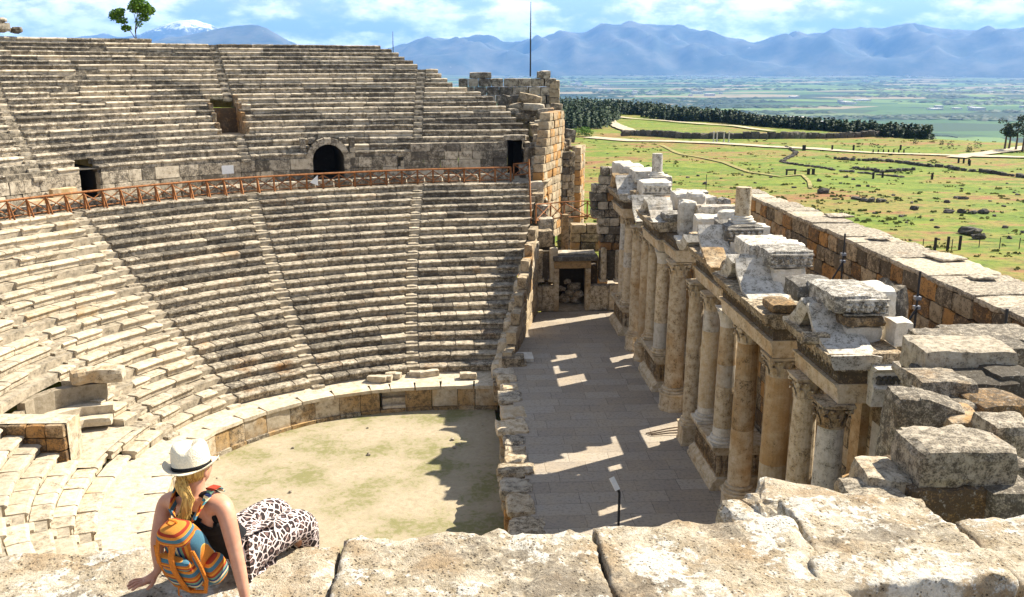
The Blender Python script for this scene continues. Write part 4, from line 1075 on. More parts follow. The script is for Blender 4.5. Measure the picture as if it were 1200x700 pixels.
def column(Y, X, zb, rad, lab, cols, ped=None, hi=8.15, cap='leaf', order=None):
    e = empty('column', (X, Y, zb), lab, 'column', 'columns of the stage front')
    z = zb
    if ped:
        mb = MB(); n = 8 if ped == 'oct' else 4; h = 1.0 if ped == 'oct' else 1.0; w = rad * (1.5 if n == 8 else 1.75)
        lathe(mb, [(w * 1.06, 0), (w * 1.06, .12), (w * .98, .18), (w * .98, h - .16), (w * 1.08, h - .1), (w * 1.08, h)], n, T(X, Y, z, PI / n), rtone(.95, 1.1, .5, .3)); par(mb.build('pedestal', MAT['marble']), e); z += h
    b = .36
    mb = MB()
    if not ped: block(mb, T(X, Y, z + .07), (rad * 2.7, rad * 2.7, .14), (2, 2, 1), .02, .005, (1, .2, .2))
    zz = z + (0 if ped else .14)
    lathe(mb, [(rad * 1.36, zz + .002), (rad * 1.4, zz + .06), (rad * 1.34, zz + .11), (rad * 1.14, zz + .13), (rad * 1.12, zz + .17), (rad * 1.24, zz + .20), (rad * 1.2, zz + .26), (rad * 1.04, zz + .28)], 20, T(X, Y, 0), rtone(.9, 1.1, .3, .3)); par(mb.build('base', MAT['white' if order == 'w' else 'marble']), e)
    z0, z1 = zz + .28, hi - .82; H = z1 - z0
    # the shaft in drums: list of (fraction, material)
    f0 = 0
    drums = {}
    for f1, mt in cols:
        mb = drums.setdefault(mt, MB()); n = max(2, int((f1 - f0) * 14)); pr = []
        for i in range(n + 1):
            f = f0 + (f1 - f0) * i / n; ent = 1 - .15 * f ** 1.6
            pr.append((rad * ent, z0 + H * f + (.006 if i == 0 else -.006 if i == n else 0)))
        pr = [(pr[0][0] * .965, pr[0][1] - .005)] + pr + [(pr[-1][0] * .965, pr[-1][1] + .005)]
        sd = U(-40, 40); to = rtone(.88, 1.12, .6, .3)
        lathe(mb, pr, 22, T(X, Y, 0), to, fn=lambda r, z, a, k: r * (1 + .022 * noise.noise(Vector((math.cos(a) * 1.2 + sd, math.sin(a) * 1.2, z * 1.6))) - .06 * max(0, noise.noise(Vector((math.cos(a) * 1.7, math.sin(a) * 1.7 + sd, z * 1.1))) - .42)))
        f0 = f1
    for mt, mb in drums.items(): par(mb.build('shaft', MAT[mt], smooth=False), e)
    rt = rad * .86; mb = MB(); tn = rtone(.85, 1.1, .5, .8 if cap == 'dark' else .4)
    if cap == 'plain':
        lathe(mb, [(rt * 1.0, z1 + .002), (rt * 1.02, z1 + .2), (rt * 1.25, z1 + .5), (rt * 1.45, z1 + .66)], 20, T(X, Y, 0), (1.05, 0, 0))
    else:
        lathe(mb, [(rt * 1.08, z1 + .002), (rt * 1.1, z1 + .06), (rt * .98, z1 + .09), (rt * 1.0, z1 + .4), (rt * 1.2, z1 + .66)], 16, T(X, Y, 0), tn)
        for row, (zq, nn, hh) in enumerate(((.07, 8, .34), (.26, 8, .38))):
            for i in range(nn):
                a = 2 * PI * (i + .5 * row) / nn; d = Vector((math.cos(a), math.sin(a), 0)); s = Vector((-d.y, d.x, 0)); o = Vector((X, Y, z1 + zq))
                q = [(1.0, 0, .17), (1.08, hh * .5, .2), (1.2, hh * .9, .17), (1.42, hh * 1.0, .10), (1.46, hh * .82, .06)]
                vs = []
                for rr, zz_, w in q: vs += [o + d * (rt * rr) + s * w * rt * 1.7 + Vector((0, 0, zz_)), o + d * (rt * (rr + .07)) + Vector((0, 0, zz_)), o + d * (rt * rr) - s * w * rt * 1.7 + Vector((0, 0, zz_))]
                mb.add(vs, [f for j in range(4) for f in ((3 * j, 3 * j + 1, 3 * j + 4, 3 * j + 3), (3 * j + 1, 3 * j + 2, 3 * j + 5, 3 * j + 4))], tn)
        for i in range(4):
            a = PI / 4 + i * PI / 2; o = Vector((X + math.cos(a) * rt * 1.42, Y + math.sin(a) * rt * 1.42, z1 + .58)); lathe(mb, [(.0, -.09), (.09, -.07), (.11, 0), (.09, .07), (0, .09)], 7, T(*o), tn, cap=False)
    block(mb, T(X, Y, z1 + .735), (rt * 2.75, rt * 2.75, .14), (3, 3, 1), .03, .01, tn)
    par(mb.build('capital', MAT['white' if cap == 'plain' else 'marble']), e)
MA, WH = 'marble', 'white'
column(62.9, 11.35, 2.05, .36, 'pale column at the far end on the far podium', [(.62, MA), (1, WH)])
column(61.0, 11.35, 2.05, .38, 'column on the near end of the far podium, with a blue-grey drum', [(.45, MA), (.66, WH), (1, MA)])
column(57.2, 11.2, 0, .43, 'tall ochre column standing on the floor just before the far podium', [(1, MA)], 'oct')
column(55.0, 11.35, 0, .42, 'tall ochre column, second on the floor from the far podium', [(.5, MA), (1, MA)], 'oct')
column(52.8, 11.3, 2.05, .37, 'slim column on the far end of the middle podium', [(1, MA)])
column(49.7, 11.2, 2.05, .41, 'column on the near end of the middle podium, with a grey lowest drum', [(.3, WH), (1, MA)], cap='plain')
column(46.5, 11.28, 0, .50, 'thick ochre column on an octagonal pedestal before the middle podium', [(.5, MA), (1, MA)], 'oct')
column(41.9, 11.1, 0, .42, 'tall ochre column on a square pedestal at the sunlit patch of the stage', [(.55, MA), (1, MA)], 'sq')
column(39.6, 11.2, 2.05, .42, 'column on the far end of the nearest clear podium, grey at top and foot', [(.06, WH), (.80, MA), (1, WH)], cap='leaf', order='w')
column(36.9, 11.2, 2.05, .43, 'column patched with pale drums and a plain white capital', [(.08, WH), (.46, MA), (.66, WH), (1, MA)], cap='plain', order='w')
column(34.6, 11.3, 0, .47, 'thick cracked ochre column before the nearest clear podium', [(.4, MA), (.75, MA), (1, MA)], 'oct')
column(30.6, 11.2, 0, .50, 'thick ochre column with a dark weathered capital near the viewer', [(.45, MA), (1, MA)], 'oct', cap='dark')
column(28.3, 11.3, 2.05, .45, 'stained column with a worn light capital beside the pale near column', [(1, MA)])
column(25.9, 11.2, 2.05, .46, 'smooth pale grey column with a dark leafy capital at the near end', [(1, WH)], cap='dark')

# back wall of the scaena with its doors and pilasters
BW = 13.3
e = empty('stage_building_wall', (BW + .6, 45, 0), 'high brown stone wall with doors behind the columns', 'wall')
mb = MB(); doors = [(43.2, 46.1, 5.8), (31.3, 33.6, 5.6), (55.4, 57.8, 5.4)]
z = 0
LOW = [(28.9, 30.3), (36.2, 38.9), (42.2, 46.2), (53.2, 57.5), (58.6, 60.2)]
while z < 8.9:
    h = .72; y = 24.
    while y < 66.5:
        L = U(1.0, 1.9); y1 = min(y + L, 66.6)
        for (d0, d1, dh) in doors:
            if z < dh:
                if d0 - .3 < y < d1 - .02: y = d1; y1 = y + L
                elif y < d0 < y1: y1 = d0
        if y1 - y > .15 and not (z > 6.4 and any(a < (y + y1) / 2 < b for a, b in LOW)): block(mb, T(BW + .4, (y + y1) / 2, z + h / 2), (.8, y1 - y - .015, h - .01), (1, 3, 2), .02, .015, rtone(.8, 1.15, 1.0, .5))
        y = y1
    z += h
par(mb.build('masonry', MAT['wall']), e)
for (d0, d1, dh) in doors:
    mb = MB(); block(mb, T(BW + .4, (d0 + d1) / 2, dh + .0), (.92, d1 - d0 + .7, .5), (2, 4, 2), .02, .01); par(mb.build('door_lintel', MAT['marble']), e)
for y in (62.6, 60.8, 52.4, 49.8, 47.2, 41.6, 39.4, 36.9, 34.8, 30.6, 28.2):
    mb = MB(); box(mb, BW - .28, BW + .003, y - .36, y + .36, .0, 7.3, (.95, .5, .2)); block(mb, T(BW - .17, y, 7.7), (.5, .9, .78), (2, 3, 3), .04, .02); par(mb.build('pilaster', MAT['marble']), e)
# pale pilaster pier at the near end
e = empty('end_pier', (12.9, 26.9, 0), 'pale grey square pier with a carved capital under the near end of the entablature', 'pier')
mb = MB(); block(mb, T(12.95, 25.95, 4.0), (.62, .62, 6.6), (3, 3, 10), .02, .006, (1.0, 0, .1)); par(mb.build('shaft', MAT['white']), e)
mb = MB(); lathe(mb, [(.43, 7.3), (.45, 7.4), (.42, 7.45), (.5, 7.8), (.66, 8.05), (.66, 8.13)], 4, T(12.95, 25.95, 0, PI / 4), (.9, .5, .5))
for i in range(14): block(mb, T(12.95 + U(-.35, .35), 25.95 + U(-.35, .35), 7.5 + U(0, .45)), (.2, .2, .2), (2, 2, 2), .03, .04, (.9, .5, .6))
par(mb.build('capital', MAT['marble']), e)

ARCH = [(0, 0), (0, .16), (-.03, .165), (-.03, .34), (-.06, .345), (-.06, .50), (-.13, .53), (-.15, .60)]
FRI = [(0, .603), (0, 1.05)]
COR = [(0, 1.053), (-.10, 1.12), (-.16, 1.2), (-.36, 1.26), (-.40, 1.42), (-.48, 1.52), (-.48, 1.58)]
def entab(x, y0, y1, xb, lab, zb=8.15, top=True, group='entablature pieces of the stage front'):
    e = empty('entablature', (x, y0, zb), lab, 'entablature', group)
    def pc(nm, pr, m, tn, ya, yb):
        mb = MB(); q = [(x + a, zb + b) for a, b in pr] + [(xb, zb + pr[-1][1]), (xb, zb + pr[0][1])]; sweep(mb, q, ya, yb, max(4, int((yb - ya) / .4)), .014, tn); return mb
    par(pc('architrave', ARCH, 0, (1.08, .35, .2), y0, y1).build('architrave', MAT['marble']), e)
    mb = pc('frieze', FRI, 0, (.92, .6, .75), y0 + .06, y1 - .06)
    for i in range(int((y1 - y0) / .16)):   # carved scrolls
        yy = y0 + .12 + i * .16
        if yy < y1 - .1: lathe(mb, [(0, -.17), (.06, -.12), (.045, 0), (.07, .1), (0, .17)], 6, T(x + .0, yy, zb + .83, 0, U(-.6, .6)), (.9, .5, .8), cap=False)
    par(mb.build('frieze', MAT['marble']), e)
    if top:
        mb = pc('cornice', COR, 0, (1.0, .3, .5), y0 - .1, y1 + .1)
        for i in range(int((y1 - y0) / .3)): box(mb, x - .30, x - .12, y0 + .05 + i * .3, y0 + .2 + i * .3, zb + 1.12, zb + 1.23, (.9, .4, .5))
        par(mb.build('cornice', MAT['marble']), e)
    return e
entab(10.72, 60.0, 64.2, 13.2, 'entablature over the far podium')
entab(11.35, 53.4, 60.0 - .25, 13.2, 'entablature between the far podium and the middle podium', top=False)
entab(10.72, 48.9, 53.3, 13.2, 'entablature over the middle podium')
entab(11.0, 45.9, 48.7, 13.2, 'short entablature over the thick octagonal-footed column', top=False)
entab(11.08, 37.7, 42.3, 13.2, 'entablature over the far column of the nearest clear podium')
entab(10.70, 30.0, 36.4, 13.2, 'long entablature over the cracked column and the dark capital')
entab(11.18, 25.5, 29.1, 13.0, 'entablature over the pale grey column at the near end')
# return of the entablature at the near end, carved face to the viewer
e = empty('carved_lintel', (13.0, 25.6, 8.15), 'carved cornice block with leaf scrolls facing the viewer at the near end', 'carved block')
Mr = Matrix.Translation((12.15, 25.2, 0)) @ Matrix.Rotation(PI / 2, 4, 'Z')
mb = MB(); q = [(0 + a, 8.15 + b) for a, b in ARCH] + [(.0 + a * 1.4, 8.15 + b) for a, b in [(0, .7), (0, 1.05), (-.1, 1.15), (-.2, 1.25)]] + [(.95, 9.4), (.95, 8.15)]
sweep(mb, q, -1.35, .12, 8, .015, (1.15, .05, .25), M=Mr); par(mb.build('mouldings', MAT['white']), e)
mb = MB()
for i in range(9):
    lathe(mb, [(0, -.14), (.09, -.1), (.06, 0), (.1, .08), (0, .16)], 7, Mr @ T(-.03, -1.25 + i * .15, 8.98, 0, U(-.7, .7)), (.7, .1, 1.), cap=False)
par(mb.build('leaf_scrolls', MAT['white']), e)

# crowning fragments: raking cornices and the blocks set back on them
def rake(pts, x0, x1, th, lab, m='white', tone=(1.0, .35, .35)):
    """A curved, sloping cornice fragment: (y, z) line, X reach, thickness."""
    e = empty('pediment_fragment', ((x0 + x1) / 2, pts[0][0], pts[0][1]), lab, 'pediment fragment', 'raking pieces on the stage front'); mb = MB()
    vs = []; xs = [x0, x0 + .08, x0 + .16, x1]; n = len(pts)
    P = []
    for i in range(n - 1):
        for j in range(4): t = j / 4; P.append((pts[i][0] * (1 - t) + pts[i + 1][0] * t, pts[i][1] * (1 - t) + pts[i + 1][1] * t))
    P.append(pts[-1]); n = len(P)
    pr = [(x0 + .14, -th), (x0 + .05, -th * .55), (x0, -th * .3), (x0, 0), (x1 - .3, .0), (x1, -.05), (x1, -th)]
    fs = []; k = len(pr)
    for i, (y, z) in enumerate(P):
        a, b = P[max(0, i - 1)], P[min(n - 1, i + 1)]; dy, dz = b[0] - a[0], b[1] - a[1]; L = math.hypot(dy, dz); ny, nz = -dz / L, dy / L
        if nz < 0: ny, nz = -ny, -nz
        for (x, o) in pr:
            q = noise.noise_vector(Vector((x, y, z)) * 2.2) * .045
            vs.append(Vector((x + q.x, y + ny * o + q.y, z + nz * o + q.z)))
    for i in range(n - 1):
        for j in range(k): fs.append((i * k + j, i * k + (j + 1) % k, (i + 1) * k + (j + 1) % k, (i + 1) * k + j))
    fs += [tuple(range(k)), tuple((n - 1) * k + j for j in range(k))[::-1]]
    mb.add(vs, fs, tone); par(mb.build('raking_cornice', MAT[m]), e); return e
GB = 'blocks on top of the stage front'
def top_block(x, y, z, sx_, sy_, sz_, lab, m='white', rz=0, tone=None, chip=.06, rough=.05, name='cornice_block', seg=None):
    mb = MB(); block(mb, T(x, y, z + sz_ / 2, rz, U(-.02, .02), U(-.02, .02)), (sx_, sy_, sz_), seg or (max(2, int(sx_ / .22)), max(2, int(sy_ / .22)), max(2, int(sz_ / .18))), chip, rough, tone or rtone(.95, 1.12, .1, .5))
    return prop(mb.build(name, MAT[m]), lab, 'stone block', GB)
Z0 = 9.73
def aedicule(y0, y1, tag, stub, zt=0):
    """Broken pediment over a pair of columns: two raking pieces and a stack of cornice blocks."""
    yc = (y0 + y1) / 2
    rake([(y0 - .1, Z0 + .12), (y0 + .5, Z0 + .22), (y0 + 1.0, Z0 + .6), (y0 + 1.35, Z0 + 1.05)], 10.35, 11.9, .42, 'near curved raking piece of the broken pediment ' + tag)
    rake([(y1 + .1, Z0 + .12), (y1 - .55, Z0 + .22), (y1 - 1.05, Z0 + .62), (y1 - 1.4, Z0 + 1.1)], 10.35, 11.9, .42, 'far curved raking piece of the broken pediment ' + tag)
    top_block(12.35, y0 + .75, Z0 - .13, 1.7, 1.3, .62, 'plain squared block under the cornice stack ' + tag, 'white')
    top_block(12.3, y1 - 1.1, Z0 - .13, 1.6, 2.0, .7, 'longer squared block at the far side of the cornice stack ' + tag, 'white')
# --- near aedicule (over the pale column)
tg = 'at the near end of the stage front'
rake([(25.3, 9.70), (26.1, 9.84), (26.9, 10.2), (27.5, 10.75)], 10.8, 12.3, .45, 'pale scrolling pediment slope ' + tg)
rake([(29.6, 9.75), (29.0, 9.95), (28.5, 10.35), (28.1, 10.8)], 10.8, 11.9, .45, 'rear pediment slope ' + tg)
top_block(12.25, 27.1, 9.74, 1.15, 1.2, .5, 'smooth pale block, lowest of the stack ' + tg, 'white', tone=(.95, 0, 0), chip=.03, rough=.015)
top_block(12.2, 27.1, 10.25, 1.3, 1.5, .34, 'brown moulded block, middle of the stack ' + tg, 'marble', tone=(.85, .5, .6))
top_block(12.1, 27.75, 10.6, 1.75, 2.6, .62, 'big carved cornice block with a scroll, topmost ' + tg, 'white', tone=(1.05, 0, .55), chip=.09, rough=.06)
top_block(11.55, 29.3, 10.5, 1.4, 1.5, .6, 'dark-edged cornice block behind the big carved one ' + tg, 'white', tone=(.95, .1, .8))
top_block(13.25, 28.2, 9.8, .8, 1.6, 1.35, 'pale upright block at the back of the near stack', 'white', tone=(1.1, 0, .1))
top_block(13.3, 26.5, 9.72, .6, .8, .75, 'small pale block beside the near stack', 'white', tone=(1.1, 0, .1), chip=.03)
top_block(14.0, 26.6, 9.0, .9, 1.0, .85, 'smooth pinkish white block behind the near stack', 'white', tone=(.95, .2, .3), chip=.05, rough=.03)
mb = MB(); lathe(mb, [(.19, 0), (.19, .05), (.12, .06), (.11, .03), (.05, .03), (.04, .06), (0, .065)], 14, T(12.25, 26.44, 10.9, 0, PI / 2), (1, 0, .4), cap=False); o = mb.build('scroll_boss', MAT['white'])
bo = [q for q in COL.objects if q.get('label', '').startswith('big carved cornice block')][0]; o.parent = bo
# --- second aedicule (over cracked column / dark capital)
tg = 'over the cracked column'
rake([(32.0, 9.74), (32.8, 9.86), (33.5, 10.25), (34.0, 10.85)], 10.4, 12.0, .45, 'pale pediment slope rising ' + tg)
rake([(36.7, 9.75), (36.0, 9.9), (35.4, 10.3), (35.0, 10.8)], 10.4, 11.8, .45, 'rear pediment slope ' + tg)
top_block(12.3, 33.9, 9.74, 1.3, 1.3, .85, 'pale block with broken front, lower part of the stack ' + tg, 'white', tone=(1.05, 0, .1))
top_block(12.3, 34.0, 10.6, 1.75, 1.7, .66, 'carved cornice block, near one on the stack ' + tg, 'white', tone=(1.05, 0, .6), chip=.08, rough=.05)
top_block(12.2, 36.0, 10.5, 2.0, 2.1, .7, 'wide cornice block, far one on the stack ' + tg, 'white', tone=(1.1, 0, .35), chip=.08, rough=.05)
top_block(13.4, 36.6, 10.2, 1.0, 1.3, .75, 'pale block behind the stack ' + tg, 'white', tone=(1.12, 0, .1))
top_block(11.0, 30.6, 9.72, .9, 1.4, .35, 'flat block left on the cornice above the dark capital', 'marble', tone=(.9, .6, .5))
# --- third aedicule with the near column stub
tg = 'under the nearer column stub'
rake([(39.3, 9.74), (39.9, 9.95), (40.5, 10.4), (40.9, 10.95)], 10.7, 12.0, .48, 'grey pediment slope ' + tg)
rake([(37.4, 9.75), (38.0, 9.85), (38.6, 10.1), (39.0, 10.3)], 10.4, 11.4, .4, 'low broken pediment end ' + tg, 'marble', (1, .6, .4))
rake([(43.6, 9.75), (43.0, 9.82), (42.5, 10.05), (42.2, 10.3)], 10.4, 11.8, .45, 'rear pediment slope ' + tg)
top_block(12.75, 41.0, 9.74, 1.4, 1.5, .55, 'half-round smooth block ' + tg, 'white', tone=(1.02, 0, 0), chip=.03, rough=.02)
top_block(12.7, 41.3, 10.3, 1.75, 2.2, .68, 'carved cornice block with a leafy boss ' + tg, 'white', tone=(1, 0, .75), chip=.07, rough=.05)
top_block(13.8, 41.8, 10.0, .8, 1.2, .8, 'pale block at the back beside the nearer column stub', 'white', tone=(1.12, 0, .1))
def stub(x, y, z, h, r, lab, m):
    e = empty('column_stub', (x, y, z), lab, 'column stub', 'column stubs on the stage front'); mb = MB(); block(mb, T(x, y, z + .06), (r * 2.9, r * 2.9, .12), (2, 2, 1), .02, .01, (1.1, 0, 0)); lathe(mb, [(r * 1.4, z + .121), (r * 1.42, z + .2), (r * 1.2, z + .24), (r * 1.28, z + .3), (r * 1.04, z + .33)], 18, T(x, y, 0), (1.1, 0, 0)); par(mb.build('base', MAT['white']), e)
    mb = MB(); lathe(mb, [(r * (1 - .05 * i / 6), z + .331 + (h - .331) * i / 6) for i in range(7)], 20, T(x, y, 0), (1.0, .25, .35), fn=lambda rr, zz, a, k: rr * (1 + .02 * noise.noise(Vector((math.cos(a), math.sin(a), zz))))); par(mb.build('shaft', MAT[m]), e)
stub(12.85, 41.3, 10.97, 1.62, .36, 'nearer broken column stub, stained brown and black, on top of the stage front', 'marble')
stub(12.75, 59.6, 10.9, 1.5, .35, 'farther broken column stub, clean pale stone, on top of the stage front', 'white')
# --- middle run of upright pale blocks
for (x, y, z, a, b, c, l) in [(12.0, 48.2, 9.0, .9, 1.1, 2.0, 'tall upright pale block over the thick column'), (13.0, 50.4, 9.7, .9, 1.2, 1.45, 'pale block behind the tall upright one'), (12.7, 46.2, 9.0, 1.5, 1.6, 1.5, 'broad pale block near the nearer stub, tapering down'),
        (13.4, 47.6, 9.9, 2.2, .9, .95, 'long pale beam block lying across behind the upright ones'), (13.4, 45.4, 9.7, 1.0, 1.0, 1.2, 'squared pale block behind the broad tapering one'), (13.9, 51.5, 9.8, .9, 1.1, 1.0, 'small pale block at the back of the middle run'),
        (14.2, 49.2, 9.9, .6, .8, 1.1, 'narrow upright pale block farthest back in the middle run'), (13.2, 53.2, 9.8, 1.7, 1.5, 1.0, 'flat pale block near the far stub'), (13.9, 54.9, 9.8, 1.8, 1.3, .85, 'wide pale block beside the far stub'),
        (11.4, 49.3, 9.74, 1.0, 1.2, .5, 'low grey block on the cornice of the middle podium'), (11.6, 46.6, 8.78, 1.1, 1.3, .55, 'brown moulded block on the short entablature')]:
    top_block(x, y, z, a, b, c, l, 'white', U(-.1, .1), rtone(.84, 1.05, .5, .65), .08, .05)
rake([(48.8, 9.74), (49.5, 9.85), (50.1, 10.2), (50.6, 10.7)], 10.35, 11.7, .42, 'pale pediment slope over the middle podium')
rake([(53.4, 9.75), (52.8, 9.9), (52.3, 10.3), (51.9, 10.7)], 10.4, 11.7, .42, 'rear pediment slope over the middle podium')
rake([(54.5, 8.85), (55.2, 9.1), (55.8, 9.6), (56.2, 10.2)], 10.5, 11.8, .45, 'grey pediment slope between middle and far podium')
# --- far aedicule
tg = 'at the far end of the stage front'
rake([(59.8, 9.74), (60.5, 9.9), (61.1, 10.3), (61.5, 10.8)], 10.35, 11.8, .42, 'pediment slope ' + tg)
rake([(64.3, 9.75), (63.7, 9.9), (63.2, 10.3), (62.8, 10.8)], 10.35, 11.8, .42, 'rear pediment slope ' + tg, 'marble', (1, .5, .3))
for (x, y, z, a, b, c, l) in [(12.3, 58.2, 10.0, 1.9, 2.2, .85, 'big carved cornice block just before the far stub'), (12.3, 61.6, 10.4, 1.7, 2.2, .8, 'cornice block right behind the far stub'), (11.9, 64.0, 10.4, 1.5, 2.2, .85, 'cornice block second from the far end of the top'),
        (11.6, 66.0, 10.3, 1.3, 1.5, .95, 'last cornice block at the far end of the top'), (13.3, 60.2, 10.2, .9, 1.5, .75, 'pale block to the right of the far stub'), (12.3, 56.2, 9.0, 1.6, 1.8, 1.0, 'brown block under the big carved cornice block near the far stub')]:
    top_block(x, y, z, a, b, c, l, 'white', U(-.06, .06), rtone(.98, 1.14, .1, .45), .06, .04)

def carve(start, n, x0, x1, y, z, m='white'):
    o = [q for q in COL.objects if q.get('label', '').startswith(start)][0]; mb = MB()
    for i in range(n):
        x = x0 + (x1 - x0) * (i + .5) / n; lathe(mb, [(0, -.15), (.085, -.1), (.055, 0), (.095, .08), (0, .15)], 7, T(x, y, z, 0, 0, U(-.7, .7)), (.9, .1, .5), cap=False)
    box(mb, x0, x1, y - .05, y + .1, z + .19, z + .25, (1, 0, .4)); box(mb, x0, x1, y - .04, y + .1, z - .25, z - .2, (.9, 0, .6))
    c = mb.build('carved_band', MAT[m]); c.parent = o; c.matrix_parent_inverse = o.matrix_world.inverted()
carve('big carved cornice block with a scroll', 6, 11.55, 12.9, 26.44, 10.86)
carve('carved cornice block, near one on the stack', 6, 11.5, 13.1, 33.14, 10.9)
carve('carved cornice block with a leafy boss', 6, 11.9, 13.5, 40.19, 10.62)
carve('big carved cornice block just before the far stub', 6, 11.4, 13.2, 57.08, 10.4)
for i in range(22):
    y = U(25.6, 65); mb = MB(); s_ = U(.25, .6); block(mb, T(U(10.7, 12.6), y, 9.73 + s_ * .3, U(0, 3), U(-.2, .2)), (s_ * U(1, 1.8), s_, s_ * .8), (3, 3, 3), .05, .05, rtone(.85, 1.1, .5, .8)); prop(mb.build('cornice_fragment', MAT['marble' if i % 2 else 'white']), 'small broken fragment lying on the cornice of the stage front', 'stone fragment', 'fragments on the cornice')
# ------------------------------------------------------------------ far end of the stage: doorway wall
YV = 67.0
def X_(px, y, Y=YV): return on_y(px, y, Y).x
def Z_(px, y, Y=YV): return on_y(px, y, Y).z
e = empty('side_door_wall', (8, YV, 0), 'low marble wall with a framed doorway across the far end of the stage', 'wall')
dx0, dx1, dh = X_(655, 340), X_(686, 340), Z_(670, 315)
wx0, wx1 = X_(621, 345), X_(727, 345); zt = Z_(640, 333)
mb = MB()
for a, b in ((wx0, dx0 - .35), (dx1 + .35, wx1 + .6)):
    n = max(1, round((b - a) / 1.2))
    for i in range(n): block(mb, T(a + (b - a) * (i + .5) / n, YV + .4, zt / 2 - .08), ((b - a) / n - .015, .8, zt - .2), (4, 2, 3), .02, .015, rtone(.95, 1.1, .3, .45))
par(mb.build('dado', MAT['marble']), e)
mb = MB()
for a, b in ((wx0, dx0 - .36), (dx1 + .36, wx1 + .6)): sweep(mb, [(-.1, 0), (-.16, .1), (-.05, .2), (.7, .2), (.7, 0)], a, b, 5, .01, (1.05, .2, .3), M=Matrix.Translation((0, YV, zt - .17)) @ Matrix.Rotation(-PI / 2, 4, 'Z') @ Matrix.Scale(-1, 4, (1, 0, 0)) @ Matrix.Rotation(PI, 4, 'Z'))
par(mb.build('dado_moulding', MAT['marble']), e)
fr = empty('door_frame', (8, YV, 0)); fr.parent = e; fr.matrix_parent_inverse = Matrix.Translation(-Vector(e.location))
bpy.data.objects.remove(fr)
mb = MB()
for s, x in ((-1, dx0), (1, dx1)): block(mb, T(x + s * .2, YV + .3, dh / 2), (.4, .7, dh), (2, 2, 6), .02, .012, (1.0, .4, .3))
block(mb, T((dx0 + dx1) / 2, YV + .3, dh + .3), (dx1 - dx0 + .8, .75, .58), (5, 2, 2), .03, .015, (1., .9, .3)); par(mb.build('door_frame', MAT['marble']), e)
mb = MB(); a, b = X_(648, 310), X_(701, 310); block(mb, T((a + b) / 2, YV + .3, dh + .78), (b - a, 1.1, .35), (6, 3, 2), .03, .012, (.85, .1, .6)); block(mb, T((a + b) / 2, YV + 1.1, dh + 1.02), (b - a - .2, 1.3, .14), (5, 3, 1), .03, .015, (1.1, .2, .2)); par(mb.build('door_cornice', MAT['grey']), e)
def pil(x0, y0, x1, y1, lab, m='marble'):
    a, b = X_(x0, y1), X_(x1, y1); z0, z1 = Z_((x0 + x1) / 2, y1), Z_((x0 + x1) / 2, y0); mb = MB()
    w = b - a; block(mb, T((a + b) / 2, YV + .35, (z0 + z1) / 2), (w, .6, z1 - z0 - .2), (3, 2, 7), .05, .03, rtone(.95, 1.15, .2, .45)); block(mb, T((a + b) / 2, YV + .35, z0 + .12), (w * 1.35, .75, .24), (3, 2, 1), .03, .015)
    prop(mb.build('half_column', MAT[m]), lab, 'half column', 'half columns beside the far door')
pil(624, 292, 636, 331, 'stout round-topped half column left of the far door, outer one'); pil(644, 290, 654, 331, 'slim half column left of the far door, next to it')
pil(704, 290, 711, 331, 'slim half column right of the far door, next to it'); pil(721, 293, 731, 331, 'half column right of the far door, behind the first facade column')
for x, y0, y1 in ((640, 296, 331), (715, 296, 331)):
    mb = MB(); a, z0, z1 = X_(x, y1), Z_(x, y1), Z_(x, y0); block(mb, T(a, YV + .7, (z0 + z1) / 2), (1.6, .5, z1 - z0), (3, 2, 5), .04, .03, (.8, .3, .8)); prop(mb.build('niche_back', MAT['marble']), 'weathered panel wall behind the half columns ' + ('left' if x < 660 else 'right') + ' of the far door', 'wall')
for i, (dx, dz, s) in enumerate(((-.2, .35, .8), (.5, .25, .7), (.1, .85, .6), (.7, .75, .75), (-.5, 1.1, .55), (.45, 1.3, .8), (-.1, 1.75, .5))):
    mb = MB(); block(mb, T((dx0 + dx1) / 2 + dx, YV + 2.2 + U(0, .6), dz, U(0, 3), U(-.4, .4)), (s * 1.2, s, s * .7), (4, 3, 3), .12, .08, (1.1, .4, .2)); prop(mb.build('rubble_block', MAT['ruin']), 'rubble block heaped behind the far doorway', 'stone block', 'rubble behind the far door')
mb = MB(); box(mb, dx0 - 1, dx1 + 1.5, YV + 4.2, YV + 4.8, -1, dh + .2, (.7, .4, .8)); box(mb, dx0 - 1, dx0 - .4, YV + .8, YV + 4.2, -1, dh, (.8, .4, .6)); box(mb, dx1 + .4, dx1 + 1., YV + .8, YV + 4.2, -1, dh, (.8, .4, .6)); prop(mb.build('passage_wall', MAT['wall']), 'dim masonry of the passage behind the far doorway', 'wall')
mb = MB(); box(mb, dx0 - 1, 14, YV + .1, YV + 12, -1, -.02, (1, 0, 0)); prop(mb.build('passage_floor', MAT['core']), kind='structure')
# low wall and turf above the door, railing
def courses(mb, p0, p1, z0, z1, dep=.7, h=.6, Lr=(.9, 1.6), org=.9, drk=.5, rough=.025, miss=0, chip=.04, ragged=0):
    p0, p1 = Vector(p0), Vector(p1); d = p1 - p0; L = d.length; d.normalize(); rz = math.atan2(d.y, d.x); n = max(1, round((z1 - z0) / h)); hh = (z1 - z0) / n
    for q in range(n):
        s = -U(0, .8)
        lim = L * (1 - ragged * (q / n) ** 1.5 * U(.8, 1.1))
        while s < lim - .1:
            l = U(*Lr); a, b = max(0, s), min(lim, s + l); s += l
            if b - a < .12 or U(0, 1) < miss: continue
            c = p0 + d * ((a + b) / 2); block(mb, T(c.x + U(-.03, .03), c.y + U(-.03, .03), z0 + hh * (q + .5), rz + U(-.02, .02)), (b - a - .015, dep * U(.95, 1.08), hh - .012), (3, 2, 2), chip, rough, rtone(.8, 1.15, org, drk))
